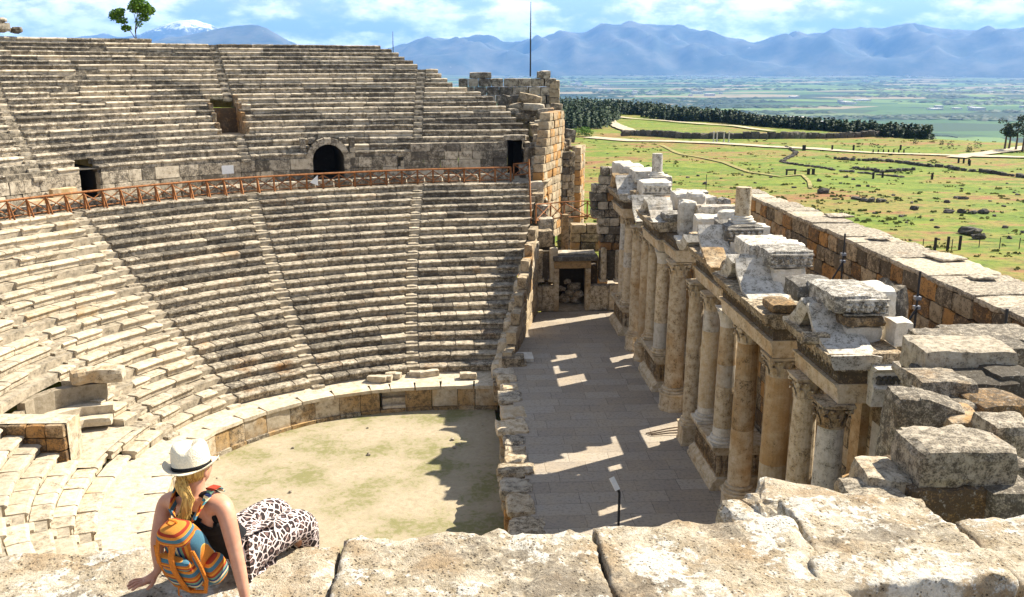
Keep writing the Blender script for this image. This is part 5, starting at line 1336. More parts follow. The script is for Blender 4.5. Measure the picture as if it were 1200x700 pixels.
mb = MB(); courses(mb, (on_y(668, 290, 73).x, 73, 0), (on_y(712, 290, 73).x, 73, 0), .5, on_y(690, 262, 73).z, 1, .7); prop(mb.build('low_wall', MAT['wall']), 'low brown wall behind and above the far doorway', 'wall')
mb = MB(); c = on_y(684, 300, 71); box(mb, c.x - 1.6, c.x + 2.6, 69.0, 72.4, dh + .25, on_y(690, 303, 70).z); prop(mb.build('turf_ledge', MAT['grass']), kind='structure')
mb = MB(); a = on_y(662, 290, 70.5); block(mb, T(a.x, 70.5, (on_y(662, 305, 70.5).z + on_y(662, 254, 70.5).z) / 2), (.55, .6, on_y(662, 254, 70.5).z - on_y(662, 305, 70.5).z + .4), (2, 2, 8), .05, .02, (1.0, .6, .4)); prop(mb.build('stone_pier', MAT['marble']), 'pale upright stone pier left above the far door', 'pier')
ee = empty('railing', on_y(660, 260, 72), 'rusty railing with crossed braces on the ledge above the far door', 'railing')
pp = [on_y(x, y, Y) for x, y, Y in ((628, 262, 69.5), (645, 260, 72.0), (661, 258, 72.2), (688, 257, 72.5), (706, 262, 72))]
for p in pp: mb = MB(); tube(mb, [p, p + Vector((0, 0, 1.45))], .06, 4); par(mb.build('post', MAT['rust']), ee)
for a, b in zip(pp, pp[1:]): mb = MB(); tube(mb, [a + Vector((0, -.03, .25)), b + Vector((0, -.03, 1.35))], .04, 4); tube(mb, [a + Vector((0, .03, 1.35)), b + Vector((0, .03, .25))], .04, 4); par(mb.build('cross_brace', MAT['rust']), ee)
for h in (1.45, .22): mb = MB(); tube(mb, [p + Vector((0, 0, h)) for p in pp], .05, 4); par(mb.build('rail', MAT['rust']), ee)
# end of the main railing, running down towards the stage
ee = empty('railing', on_y(622, 262, 71), 'rusty railing turning the corner at the right end of the walk', 'railing')
q = [on_y(602, 210, 74.8), on_y(620, 208, 74.3), on_y(621, 232, 72.5), on_y(622, 262, 70.5)]
for i, p in enumerate(q): mb = MB(); tube(mb, [p, p + Vector((0, 0, 1.25 + (i == 1) * .2))], .06, 4); par(mb.build('post', MAT['rust']), ee)
for h in (1.2, .3): mb = MB(); tube(mb, [p + Vector((0, 0, h)) for p in q], .05, 4); par(mb.build('rail', MAT['rust']), ee)
for a, b in zip(q, q[1:]): mb = MB(); tube(mb, [a + Vector((0, -.03, .3)), b + Vector((0, -.03, 1.15))], .04, 4); tube(mb, [a + Vector((0, .03, 1.15)), b + Vector((0, .03, .3))], .04, 4); par(mb.build('cross_brace', MAT['rust']), ee)

# sloping end wall of the lower seats, with its stacked blocks
mb = MB()
for k in range(-1, 13):
    th = END0 + .2 - .35; r = rl(th, k) + .3; c = PT(r, th, 0); z = zl(k) + .55 + .25 * (k % 2)
    block(mb, T(c.x + .45 + .03 * k, c.y, z - .6, R(th) + U(-.1, .1)), (.95, 1.0, 1.25), (3, 3, 4), .09, .05, rtone(.95, 1.2, .5, .35))
prop(mb.build('end_wall', MAT['seat_low']), 'sloping end wall of bulging blocks at the stage side of the lower seats', 'wall')
mb = MB()
p0 = PT(rl(END0, 0) - 1.2, END0 - 3.4, 0); p1 = PT(rl(END0, 13), END0 - 1.6, 0)
for q in range(8):
    a = p0.lerp(p1, q / 8); courses(mb, (a.x + .15, a.y, 0), (p1.x + .15, p1.y, 0), -.02 + q * .82, .8 + q * .82, .6, .82, (1, 1.7), .5, .3)
prop(mb.build('stage_side_wall', MAT['wall']), 'sunlit orange wall under the end of the lower seats, beside the stage', 'wall')
for x, y, z, s, l in ((581 , 452, -.55, 1.0, 'block at the foot of the end wall, beside the orchestra wall'), (592, 420, .5, 1.1, 'squarish block beside the stage at the end of the bottom seats'), (598, 428, .1, .9, 'small block low beside the bottom seats')):
    c = on_z(x, y, z); mb = MB(); block(mb, T(c.x + .5, c.y + .4, z - .5 * s, U(-.1, .1)), (1.3 * s, 1.1 * s, 1.1 * s), (4, 3, 3), .06, .04, rtone(.9, 1.1, .6, .4)); prop(mb.build('stone_block', MAT['wall']), l, 'stone block')

# broken end of the upper seats: orange wall, buttress, ruined wall on top, rubble
def wall_px(name, lab, a, b, z0, z1, dep=1.0, h=.62, **kw):
    mb = MB(); courses(mb, a, b, z0, z1, dep, h, **kw); return prop(mb.build(name, MAT[kw.pop('m', 'wall') if False else 'wall']), lab, 'wall')
A = on_y(630, 215, 74.5); B = on_y(655, 215, 80.5)
mb = MB(); n = 11
for q in range(16):
    z0 = 3.6 + q * .66; f = max(.25, 1 - max(0, q - 7) * .06); s = max(0, (q - 9) * .05)
    p0 = A.lerp(B, s); p1 = A.lerp(B, 1)
    if z0 < 13.6: courses(mb, (p0.x, p0.y, 0), (p1.x, p1.y, 0), z0, z0 + .66, .9, .66, (.7, 1.5), 1.1, .15, .02)
prop(mb.build('end_wall', MAT['wall']), 'sunlit orange end wall of the upper seats, with a slit', 'wall')
mb = MB(); C = on_y(656, 230, 80.2); D_ = on_y(671, 230, 80.6); E_ = on_y(680, 230, 84.)
ztb = on_y(660, 178, 80).z
courses(mb, (C.x, C.y, 0), (D_.x, D_.y, 0), -1, ztb, .9, .66, (.6, 1.1), .3, .7); courses(mb, (D_.x + .35, D_.y + .3, 0), (E_.x, E_.y, 0), -1, ztb + .3, .8, .66, (.8, 1.6), 1.2, .1)  # shade painted into the front stones, sunlit warmth into the side stones
for i in range(7): 
    c = C.lerp(D_, U(0, 1.1)); block(mb, T(c.x, c.y + U(.2, 1.6), ztb + U(.1, .6), U(0, 3)), (U(.5, 1), U(.4, .8), U(.3, .7)), (3, 2, 2), .06, .04)
prop(mb.build('buttress', MAT['wall']), 'square buttress tower with a dark front and an orange side, left of the far field', 'buttress')
mb = MB(); pA = on_y(537, 100, 95); pB = on_y(651, 100, 95)
zb, zt2 = on_y(600, 125, 95).z, on_y(600, 92, 95).z
courses(mb, (pA.x, 95, 0), (pB.x, 95, 0), zb - 3, zt2, 1.4, .82, (1.0, 1.7), .35, .6, .03); c = on_y(639, 86, 95); block(mb, T(c.x, 95, zt2 + .35), (1.0, 1.2, .8), (3, 2, 2), .06, .03); block(mb, T(c.x - .2, 95, zt2 + .35), (1.3, 1.2, .7), (3, 2, 2), .06, .03)
c = on_y(563, 88, 95); block(mb, T(c.x, 95, zt2 + .3), (2.2, 1.2, .62), (3, 2, 2), .05, .03)
prop(mb.build('ruined_wall', MAT['grey']), 'ruined block wall against the skyline behind the broken upper seats', 'wall')
mb = MB(); pC = on_y(651, 150, 94.3); courses(mb, (pB.x - .2, 94.2, 0), (pB.x + .3, 99, 0), 4, zt2 - .2, 1., .82, (1, 1.7), .9, .2); prop(mb.build('return_wall', MAT['wall']), 'return of the skyline ruin, turning away to the right', 'wall')
for i, (x, y, Y, a, b, c_, t) in enumerate([(622, 114, 90, 2.2, 1.2, .7, .2), (626, 124, 88.5, 2.0, 1., .5, .05), (640, 130, 88, 1.6, 1.1, .6, -.1), (652, 126, 90, 1.2, 1., 1.0, .1), (655, 140, 89, 1.1, 1., 1.1, 0), (640, 143, 86, 2.0, 1.2, .5, -.05), (612, 136, 88, 1.5, 1., .5, .1), (592, 118, 91, 1.0, .8, 1.3, .3), (606, 124, 91, 1.6, 1.2, .6, -.2), (630, 150, 84, 1.3, 1., .8, 0), (634, 163, 81, 1.3, 1., 1.0, 0),
        (630, 172, 79, 1.4, 1, .9, 0), (624, 178, 77.5, 1.2, 1, 1.0, 0), (632, 190, 76.5, 1.2, 1, 1.1, 0), (627, 203, 75.5, 1.3, 1, .9, 0), (614, 118, 92, 1.2, 1, .7, .2), (600, 130, 89, 1.3, 1, .5, .1), (668, 156, 87, 1.0, .9, .9, .2), (664, 168, 86, .9, .9, 1.0, 0), (648, 160, 83, .8, .8, 1.4, 0), (628, 218, 73.5, 1.2, .9, .9, 0), (630, 232, 72.5, 1.0, .9, 1., 0), (634, 246, 71.5, 1.1, .9, 1.0, .1), (640, 262, 70, 1.2, 1, 1, 0), (637, 276, 69, 1.4, 1, 1, 0)]):
    c = on_y(x, y, Y); mb = MB(); block(mb, T(c.x, Y + .5, c.z - c_ * .3, U(-.3, .3), U(-.06, .06), t), (a, b, c_ * 1.35), (4, 3, 3), .08, .05, rtone(.85, 1.15, .5, .5)); prop(mb.build('stone_block', MAT['grey' if i % 3 else 'wall']), 'tumbled block at the broken right end of the upper seats', 'stone block', 'tumbled blocks at the end of the upper seats')
# solid fill under the tumbled end so that nothing hangs in the air
mb = MB()
pts = [(590, 120, 92.5, 96), (618, 120, 91, 95.5), (640, 135, 88.5, 94), (655, 150, 88, 94), (634, 168, 80.5, 88), (630, 185, 77.5, 84), (629, 205, 76, 80), (630, 225, 74, 78), (634, 250, 71.8, 75), (638, 268, 70, 73)]
for x, y, Y, Y2 in pts:
    c = on_y(x, y + 9, Y); courses(mb, (c.x - 1.5, Y + .9, 0), (c.x + .9, Y + .9, 0), max(-1, c.z - 6), c.z, (Y2 - Y) * .5, .7, (.7, 1.3), .5, .6, .03, 0, .06)
prop(mb.build('rubble_core', MAT['grey']), 'rubble masonry core stepping down at the end of the seats', 'masonry')

# ruined pier behind the far end of the columns
mb = MB()
for q, (x0, x1) in enumerate([(703, 728)] * 4 + [(700, 728)] * 2 + [(692, 726), (692, 724), (690, 724), (692, 722), (701, 722), (702, 720)]):
    Y = 68.2; z0 = 3.2 + q * .62
    courses(mb, (on_y(x0, 260, Y).x, Y, 0), (on_y(x1, 260, Y).x + .8, Y, 0), z0, z0 + .62, 1.2, .62, (.6, 1.2), [.2, .3, 1.3, .2, .3, .2][q % 6], .7, .04)
prop(mb.build('ruined_pier', MAT['grey']), 'dark ruined stone pier jutting up behind the far end of the columns', 'ruined pier')

# ------------------------------------------------------------------ long outer wall on the right
ew = empty('long_wall', (22.5, 45, -3), 'long brown block wall with a flat pale top running beside the field', 'wall')
XW = 22.4; mb = MB(); y0w, y1w = 6, 72.
for q in range(12):
    z0 = 8 - (q + 1) * .93 + .0; y = y0w - U(0, 1)
    while y < y1w:
        L = U(.9, 1.7) * (1.25 if q == 0 else 1); dx = U(-.05, .05)
        if q > 3 and U(0, 1) < .05: y += L; continue
        block(mb, T(XW + .9 + dx, y + L / 2, z0 + .41), (1.8, min(L, y1w - y) - .02, .92), (2, 4, 3), .05, .035, rtone(.8, 1.15, 1.1, .65)); y += L
par(mb.build('masonry', MAT['wall']), ew)
y = y0w
while y < y1w:
    L = U(1.4, 2.8); mb = MB(); w = 1.6 + max(0, 70 - y) * .075 + U(0, .3)
    block(mb, T(XW + w / 2 - .05 + U(-.08, .05), y + L / 2, 8.03 + U(-.03, .05), U(-.02, .02), U(-.015, .015)), (w, L - .02, .3), (8, 7, 2), .05, .035, rtone(1.05, 1.2, .35, .3)); par(mb.build('coping_slab', MAT['ruin']), ew); y += L
mb = MB(); vs = [Vector((XW + 1.2, y0w, z)) for z in (-3.4, 7.86)] + [Vector((XW + 5.6, y0w, z)) for z in (-3.4, 7.86)] + [Vector((XW + 1.75, y1w, z)) for z in (-3.4, 7.86)] + [Vector((XW + 1.2, y1w, z)) for z in (-3.4, 7.86)]; mb.add(vs, [(0, 2, 3, 1), (2, 4, 5, 3), (4, 6, 7, 5), (6, 0, 1, 7), (1, 3, 5, 7)], (1, .5, .3)); par(mb.build('outer_masonry', MAT['wall']), ew)
y = 10; i = 0
while y < 60:
    mb = MB(); block(mb, T(XW + 1.9 + U(-.3, .8), y, 8.3, U(-.2, .2), 0, 0), (U(1.2, 2.2), U(.9, 1.8), U(.10, .18)), (6, 6, 2), .05, .05, rtone(1.1, 1.2, .3, .2)); prop(mb.build('loose_slab', MAT['ruin']), 'flat loose slab lying on top of the long outer wall', 'stone slab', 'slabs on the long wall'); y += U(4, 10)
mb = MB(); box(mb, 14.5, XW + .3, 8, 76, -3.3, -2.6); prop(mb.build('back_alley', MAT['core']), kind='structure')
# steel poles with clamps and braces before the wall
def rig(x, y0, Y, z1, lab, brace=False):
    c = on_y(x, y0, Y); e = empty('steel_pole', (c.x, Y, -2.6), lab, 'pole', 'steel poles before the long wall'); mb = MB(); tube(mb, [Vector((c.x, Y, -2.6)), Vector((c.x, Y, z1))], .05, 6); par(mb.build('upright', MAT['pole']), e)
    mb = MB()
    for z in (z1 - 1.6, z1 - 1.2): box(mb, c.x - .13, c.x + .13, Y - .1, Y + .1, z, z + .14)
    par(mb.build('clamp', MAT['grey_metal']), e)
    if brace:
        mb = MB(); tube(mb, [Vector((c.x - 1.9, Y - .1, z1 - 5.0)), Vector((c.x, Y - .08, z1 - 1.5))], .05, 5); par(mb.build('diagonal_brace', MAT['pole']), e)
        for z in (z1 - 3.7, z1 - 4.6): mb = MB(); tube(mb, [Vector((c.x - 2.2, Y - .12, z)), Vector((c.x + 1.2, Y - .12, z))], .04, 5); par(mb.build('cross_bar', MAT['pole']), e)
rig(1075, 350, 36, on_y(1078, 318, 36).z, 'braced dark steel pole with clamps before the long wall, middle of the picture', True)
rig(1178, 380, 28, on_y(1180, 362, 28).z, 'dark steel pole with clamps at the right edge before the long wall')
rig(989, 290, 48, on_y(989, 274, 48).z, 'braced dark steel pole before the long wall, farther one', True)
rig(873, 240, 66, on_y(872, 222, 66).z, 'short dark pole at the far end of the long wall')
p = ground_at(827, 228); mb = MB(); tube(mb, [p, p + Vector((0, 0, 3.4))], .06, 5); prop(mb.build('lamp_post', MAT['pole']), 'thin dark post standing in the grass right behind the facade', 'post')
# leaning slabs in the alley
for x, y, Y, a, b, c_, ry in ((1030, 345, 40, 1.4, .5, 2.6, .6), (1050, 352, 39, 1.3, .6, 2.4, -.25)):
    c = on_y(x, y, Y); mb = MB(); block(mb, T(c.x, Y, c.z - .6, .5, 0, ry), (a, b, c_), (4, 2, 5), .08, .04, (.9, .4, .5)); prop(mb.build('leaning_slab', MAT['grey']), 'grey slab leaning in the gap before the long wall, ' + ('left' if x < 1040 else 'right') + ' one', 'stone slab')
    box_ = MB(); block(box_, T(c.x, Y + .2, (c.z - 1.8 - 2.6) / 2), (2.0, 1.5, c.z - 1.8 + 2.6), (3, 3, 6), .1, .06); prop(box_.build('masonry_stub', MAT['wall']), 'masonry stub under the leaning slab, ' + ('left' if x < 1040 else 'right') + ' one', 'masonry')

# ------------------------------------------------------------------ ruined masonry at the right, before the end of the stage front
mb = MB(); courses(mb, (7.7, 15.4, 0), (24, 15.4, 0), 0, 9.2, 2.1, .75, (1, 1.9), .9, .5, .04, 0, .05); courses(mb, (10.0, 17.9, 0), (24, 17.9, 0), 0, 9.2, 2.6, .75, (1, 1.9), .9, .5, .04, 0, .05); courses(mb, (13.2, 21.8, 0), (24, 21.8, 0), 0, 9.2, 5.0, .75, (1, 1.9), .9, .5, .04, 0, .05); prop(mb.build('ruined_masonry', MAT['ruin']), 'broken masonry mass of the near stage wing under the loose blocks', 'masonry')
GRB = 'fallen blocks of the ruined near wing'
def rb(x, y, Y, a, b, c_, lab, rz=0, tone=None, m='ruin', rx=0, ry=0, chip=.05, rough=.04):
    """Block whose top front edge is centred at the picture point (x, y) when its front stands at distance Y."""
    c = on_y(x, y, Y); mb = MB(); seg = (max(3, int(a / .16)), max(3, int(b / .16)), max(3, int(c_ / .16)))
    block(mb, T(c.x, c.y + b / 2, c.z - c_ / 2, rz, rx, ry), (a, b, c_), seg, chip, rough, tone or rtone(.9, 1.12, .4, .5)); return prop(mb.build('stone_block', MAT[m]), lab, 'stone block', GRB)
rb(1140, 530, 14.0, 1.75, 1.1, .68, 'big pitted block, upper of the pair at the right edge', -.03)
rb(1120, 519, 15.2, 1.3, .9, .5, 'small block lying behind the big pitted block', .05)
rb(1128, 575, 13.9, 1.65, 1.5, .72, 'orange-sided block, lower of the pair at the right edge', -.05, (1, .9, .5))
rb(1195, 578, 13.7, .9, 1.2, .7, 'dark block right of the lower block of the pair')
rb(1048, 562, 14.2, .82, 1.0, .55, 'tilted sandy block left of the pitted pair', -.12, (1.1, .5, .1), ry=.08)
rb(1040, 590, 13.6, .95, 1.1, .5, 'low block under the tilted sandy one', -.1, (1.0, .5, .2))
rb(1020, 580, 14.4, .45, .9, .75, 'narrow orange block at the left end of the right-hand ruins', -.1, (1, 1, .1))
rb(1030, 600, 13.2, .7, .8, .4, 'flat sandy stone just over the parapet, left of the ruins', .2, (1, .5, .2))
rb(1142, 412, 20.0, 2.2, 1.4, .75, 'long thick slab block, upper right ruins', -.05)
rb(1118, 398, 21.8, 1.4, 1.2, .62, 'block half hidden behind the long thick slab', -.05)
rb(1180, 398, 22.5, 2.4, 1.6, .5, 'flat slab at the right edge behind the long thick slab', -.03)
rb(1195, 408, 20.6, 1.0, 1.2, .6, 'block at the right edge beside the long thick slab', .1)
rb(1122, 453, 18.3, 1.2, 1.6, .5, 'sloping slab forming the back of the broken arch', -.15, (1, .4, .3), rx=-.12)
rb(1106, 474, 17.2, 1.0, .9, 1.0, 'curved arch stone with an orange underside', -.2, (1.05, .35, .4), ry=.25)
rb(1076, 468, 17.3, .75, .9, 1.9, 'upright arch stone at the left of the broken arch', -.1, (1.05, .4, .4), ry=.05)
rb(1128, 478, 17.6, 1.2, 1.3, .5, 'cracked flat slab right of the broken arch', -.1)
rb(1142, 495, 16.8, .8, 1.2, .5, 'pale squared block behind the big pitted block', -.1, (1.1, .6, .1))
rb(1156, 521, 15.4, .9, .7, .28, 'thin tan slab between the pitted block and the small dark stones', .05, (1.1, .7, .1))
rb(1180, 475, 17.5, 1.2, 1.1, .75, 'block with an orange face at the right edge', .1, (1, .9, .4))
rb(1195, 500, 16.0, .9, .9, .75, 'round-cornered grey block at the right edge')
rb(1195, 440, 19.2, 1.0, 1.0, .85, 'dark block with a mossy top at the right edge', .1, (.8, .2, .9))
rb(1108, 428, 20.6, 1.2, 1.0, .9, 'dark rubble stone under the long thick slab, left', .2, (.75, .3, .9))
rb(1130, 442, 19.4, 1.6, 1.2, .9, 'dark rubble stone under the long thick slab, middle', .1, (.75, .3, .9))
rb(1165, 450, 19.0, 1.3, 1.0, .8, 'dark rubble stone under the long thick slab, right', 0, (.7, .3, 1.))
rb(1082, 434, 23.0, .9, 1.0, .4, 'flat sandy slab beside the carved cornice block', -.1)
rb(1072, 420, 26.5, .8, 1.0, .35, 'thin flat slab behind the carved cornice block', -.05)
rb(1190, 548, 14.6, .8, .8, .5, 'small dark block behind the big pitted block at the right edge')

# ------------------------------------------------------------------ parapet in the foreground
GP = 'big blocks of the near parapet'
def pblock(x0, x1, y0, y1, zt, h, lab, skew=0, rough=.035, chip=.018, tilt=0, tone=None, tx=0):
    sxx, syy = x1 - x0, y1 - y0; mb = MB(); st = .035
    seg = (min(60, int(sxx / st)), min(60, int(syy / st)), 8)
    sd = Vector((U(-9, 9), U(-9, 9), 0))
    def md(p, e, a, b, c):
        q = p + Vector((x0, y0, 0)) + sd
        n = noise.fractal(q * 2.4, 1., 2., 5) ; f = noise.fractal(q * 9, .8, 2., 4)
        if e[2] > 0: p.z += n * .026 + f * .016 - .03 * max(0, noise.noise(q * 1.3 + Vector((7, 0, 0))) - .1)
        if e[1] != 0: p.y += n * .035 + f * .02
        if e[0] != 0: p.x += n * .008 + f * .008
        p.x += skew * p.y
        return p
    block(mb, T((x0 + x1) / 2, (y0 + y1) / 2, zt - h / 2, 0, tilt, tx), (sxx, syy, h), seg, chip, .012, tone or (U(.98, 1.1), U(.0, .3), U(.0, .3)), md, fr=7.)
    return prop(mb.build('parapet_block', MAT['fore'], smooth=True), lab, 'stone block', GP)
ZP = 15.3
pblock(-3.6, -.715, 3.3, 4.93, ZP, .75, 'wide parapet block under the seated person', 0)
pblock(-.712, .765, 3.2, 4.98, ZP + .015, .75, 'long pale parapet block in the middle of the bottom edge', 0)
pblock(.768, 2.02, 3.2, 5.07, ZP + .012, .75, 'parapet block with brown hollows, right of the middle one', 0)
pblock(2.025, 2.98, 4.62, 5.42, ZP - .02, .6, 'rear parapet slab with a long crack in front of it', .0, tilt=.02)
pblock(1.9, 2.98, 4.27, 4.60, ZP + .04, .34, 'raised flat slab with a broken dark front edge at the lower right', .1, tilt=-.02, tone=(1.05, .35, .2))
pblock(2.995, 4.9, 3.3, 5.12, ZP - .03, .8, 'parapet block at the lower right corner', .05)
pblock(1.75, 3.26, 2.9, 4.42, ZP - .25, .5, 'lower course of the parapet under the broken slab', 0)
def small(x, y, Y, a, b, c_, rz, lab, rx=0, ry=0):
    c = on_y(x, y, Y); mb = MB(); block(mb, T(c.x, c.y, c.z - c_ / 2, rz, rx, ry), (a, b, c_), (max(4, int(a / .05)), max(4, int(b / .05)), max(4, int(c_ / .05))), .04, .03, (1.0, .3, .25), fr=5); prop(mb.build('stone_block', MAT['fore']), lab, 'stone block')
small(955, 583, 5.75, .78, .55, .22, -.3, 'rounded pale slab standing up behind the parapet', -.10, .10)
small(906, 592, 5.65, .30, .5, .26, .35, 'dark-edged narrow stone left of the rounded slab', 0, .25)
small(875, 598, 5.6, .24, .4, .22, .5, 'small orange-faced stone at the left end behind the parapet', 0, .2)
mb = MB(); courses(mb, (-7, 4.3, 0), (7, 4.3, 0), 10.5, 14.55, 1.1, .65, (1, 1.8), .5, .4); prop(mb.build('parapet_wall', MAT['ruin']), 'rough wall carrying the near parapet blocks', 'wall')
mb = MB(); box(mb, -9, 9, -3, 3.75, 14.3, 14.6); prop(mb.build('terrace', MAT['core']), kind='structure')
mb = MB(); box(mb, -9, 9, -3, 3.7, -3.4, 14.29); prop(mb.build('terrace_base', MAT['ruin']), 'massive masonry under the near terrace', 'masonry')
# ------------------------------------------------------------------ the seated person
def skinmesh(name, nodes, edges, root, m, parent, sub=2):
    keys = list(nodes); ix = {k: i for i, k in enumerate(keys)}
    me = bpy.data.meshes.new(name); me.from_pydata([tuple(nodes[k][0]) for k in keys], [(ix[a], ix[b]) for a, b in edges], [])
    o = bpy.data.objects.new(name, me); COL.objects.link(o)
    md = o.modifiers.new('skin', 'SKIN'); md.use_smooth_shade = True
    for i, k in enumerate(keys):
        r = nodes[k][1]; v = me.skin_vertices[0].data[i]; v.radius = r if isinstance(r, tuple) else (r, r); v.use_root = k == root
    sb = o.modifiers.new('sub', 'SUBSURF'); sb.levels = sub; sb.render_levels = sub
    dg = bpy.context.evaluated_depsgraph_get(); nm = bpy.data.meshes.new_from_object(o.evaluated_get(dg))
    bpy.data.objects.remove(o); nm.name = name; nm.materials.clear(); nm.materials.append(m)
    nm.polygons.foreach_set('use_smooth', [True] * len(nm.polygons))
    o = bpy.data.objects.new(name, nm); COL.objects.link(o)
    if parent is not None: par(o, parent)
    return o
m, nt, bs = newmat('tanned_skin')
pos = N(nt, 'ShaderNodeNewGeometry').outputs['Position']
nt.links.new(mix(nt, ramp(nt, noise_tex(nt, pos, 14, 4, .6), .35, .65), (.50, .235, .14), (.58, .29, .18)), bs.inputs['Base Color'])
bs.inputs['Roughness'].default_value = .5; bs.inputs['Subsurface Weight'].default_value = .12; bs.inputs['Subsurface Radius'].default_value = (.02, .008, .004); bs.inputs['Specular IOR Level'].default_value = .4
MAT['skin'] = m
m, nt, bs = newmat('blonde_hair')
tcn = N(nt, 'ShaderNodeNewGeometry').outputs['Position']; mp = N(nt, 'ShaderNodeMapping'); mp.inputs['Scale'].default_value = (90, 90, 9); nt.links.new(tcn, mp.inputs['Vector'])
h_ = noise_tex(nt, mp.outputs[0], 1., 4, .6); nt.links.new(mix(nt, ramp(nt, h_, .3, .7), (.30, .15, .035), (.68, .42, .12)), bs.inputs['Base Color']); bs.inputs['Roughness'].default_value = .45
bp = N(nt, 'ShaderNodeBump'); bp.inputs['Strength'].default_value = .6; bp.inputs['Distance'].default_value = .006; nt.links.new(h_, bp.inputs['Height']); nt.links.new(bp.outputs[0], bs.inputs['Normal'])
MAT['hair'] = m
MAT['black'] = plain('black_jersey', (.008, .008, .009), .8, .2, 60, bump=.2)
m, nt, bs = newmat('spotted_trousers')
pos = N(nt, 'ShaderNodeNewGeometry').outputs['Position']
ds = N(nt, 'ShaderNodeVectorMath', operation='ADD'); nz = N(nt, 'ShaderNodeTexNoise'); nz.inputs['Scale'].default_value = 16; nz.inputs['Detail'].default_value = 3
nt.links.new(pos, nz.inputs['Vector']); sb = N(nt, 'ShaderNodeVectorMath', operation='SCALE'); sb.inputs['Scale'].default_value = .035; nt.links.new(nz.outputs['Color'], sb.inputs[0]); nt.links.new(pos, ds.inputs[0]); nt.links.new(sb.outputs[0], ds.inputs[1])
v1 = N(nt, 'ShaderNodeTexVoronoi', feature='DISTANCE_TO_EDGE'); v2 = N(nt, 'ShaderNodeTexVoronoi', feature='F1')
for v in (v1, v2): v.inputs['Scale'].default_value = 27; nt.links.new(ds.outputs[0], v.inputs['Vector'])
col = mix(nt, ramp(nt, v1.outputs['Distance'], .055, .10), (.72, .59, .53), (.030, .021, .020))
col = mix(nt, math_(nt, 'MULTIPLY', ramp(nt, v2.outputs['Distance'], .30, .2), .7), col, (.22, .13, .11))
nt.links.new(col, bs.inputs['Base Color']); MAT['leopard'] = m
def stripes(name, axis, freq, ph=0.):
    m, nt, bs = newmat(name)
    tcn = N(nt, 'ShaderNodeTexCoord'); s = N(nt, 'ShaderNodeSeparateXYZ'); nt.links.new(tcn.outputs['Object'], s.inputs[0])
    w = math_(nt, 'ADD', math_(nt, 'MULTIPLY', s.outputs[axis], freq), math_(nt, 'MULTIPLY', noise_tex(nt, tcn.outputs['Object'], 12, 2, .5), .06))
    f = math_(nt, 'FRACT', math_(nt, 'ADD', w, ph + 10)); cr = N(nt, 'ShaderNodeValToRGB'); cr.color_ramp.interpolation = 'CONSTANT'; el = cr.color_ramp.elements
    cols = [(.60, .21, .03), (.30, .035, .015), (.60, .24, .04), (.05, .17, .19), (.62, .52, .30), (.03, .05, .15), (.15, .27, .19), (.34, .045, .02), (.62, .24, .03), (.42, .12, .02), (.06, .15, .20), (.55, .36, .10)]
    el[0].position = 0; el[0].color = (*cols[0], 1); el[1].position = .99; el[1].color = (*cols[-1], 1)
    for i, c in enumerate(cols[1:-1], 1): e_ = el.new(i / len(cols)); e_.color = (*c, 1)
    nt.links.new(f, cr.inputs[0])
    wv = noise_tex(nt, tcn.outputs['Object'], 160, 2, .5); col = mix(nt, .35, cr.outputs[0], mix(nt, 1., cr.outputs[0], mix(nt, wv, (.35, .35, .35), (1.6, 1.6, 1.6)), 'MULTIPLY'))
    nt.links.new(col, bs.inputs['Base Color']); return m
MAT['stripe_z'] = stripes('striped_cloth', 2, 6.4, .1); MAT['stripe_x'] = stripes('striped_side_cloth', 0, 6.0, .3); MAT['stripe_zf'] = stripes('striped_pocket_cloth', 2, 8.0, .42)
MAT['orange'] = plain('orange_webbing', (.55, .17, .02), .8, .2, 90)
MAT['straw'] = plain('cream_straw', (.80, .70, .52), .75, .10, 120, bump=.5)
J = lambda x, y, Y: on_y(x, y, Y)
pel = Vector((-1.27, 4.66, ZP + .135)); wai = J(262, 630, 4.60); che = J(240, 605, 4.50); nek = J(231, 581, 4.48)
RS, RE, RW = J(263, 592, 4.39), J(277, 651, 4.29), Vector((-1.10, 4.215, ZP + .07))
LS, LE, LW = J(195, 585, 4.59), J(184, 634, 4.50), J(186, 668, 4.47)
LW.z = max(LW.z, ZP + .065)
RH, LH = Vector((-1.20, 4.62, ZP + .125)), Vector((-1.31, 4.79, ZP + .125))
RK, LK = J(350, 610, 4.97), J(322, 597, 5.07)
RK.z = ZP + .12; LK.z = ZP + .145
RA_, LA = RK + Vector((.0, .12, -.42)), LK + Vector((.0, .10, -.42))
RF, LF = RA_ + Vector((.07, .15, -.05)), LA + Vector((.07, .15, -.05))
person = empty('person', (pel.x, pel.y, ZP + .02), 'person in hat, black top and spotted trousers sitting on the near parapet, seen from behind', 'person')
hd = J(227, 549, 4.52); ht = J(226, 531, 4.54)
nodes = dict(pel=(pel, (.135, .12)), wai=(wai, (.115, .09)), che=(che, (.13, .095)), upc=(che.lerp(nek, .55), (.11, .075)), nek=(nek, .048), hb=(nek.lerp(hd, .5), .046), hd=(hd, (.078, .088)), ht=(ht, (.072, .08)),
             RS=(RS, .055), RE0=(RS.lerp(RE, .35), .048), RE=(RE, .038), RF_=(RE.lerp(RW, .35), .037), RW=(RW, .024),
             LS=(LS, .055), LE0=(LS.lerp(LE, .35), .048), LE=(LE, .038), LF_=(LE.lerp(LW, .4), .035), LW=(LW, .024),
             RH=(RH, .095), RT=(RH.lerp(RK, .5), .085), RK=(RK, .062), RC=(RK.lerp(RA_, .35), .055), RA=(RA_, .036), RF=(RF, .035),
             LH=(LH, .095), LT=(LH.lerp(LK, .5), .085), LK=(LK, .062), LC=(LK.lerp(LA, .35), .055), LA=(LA, .036), LF=(LF, .035))
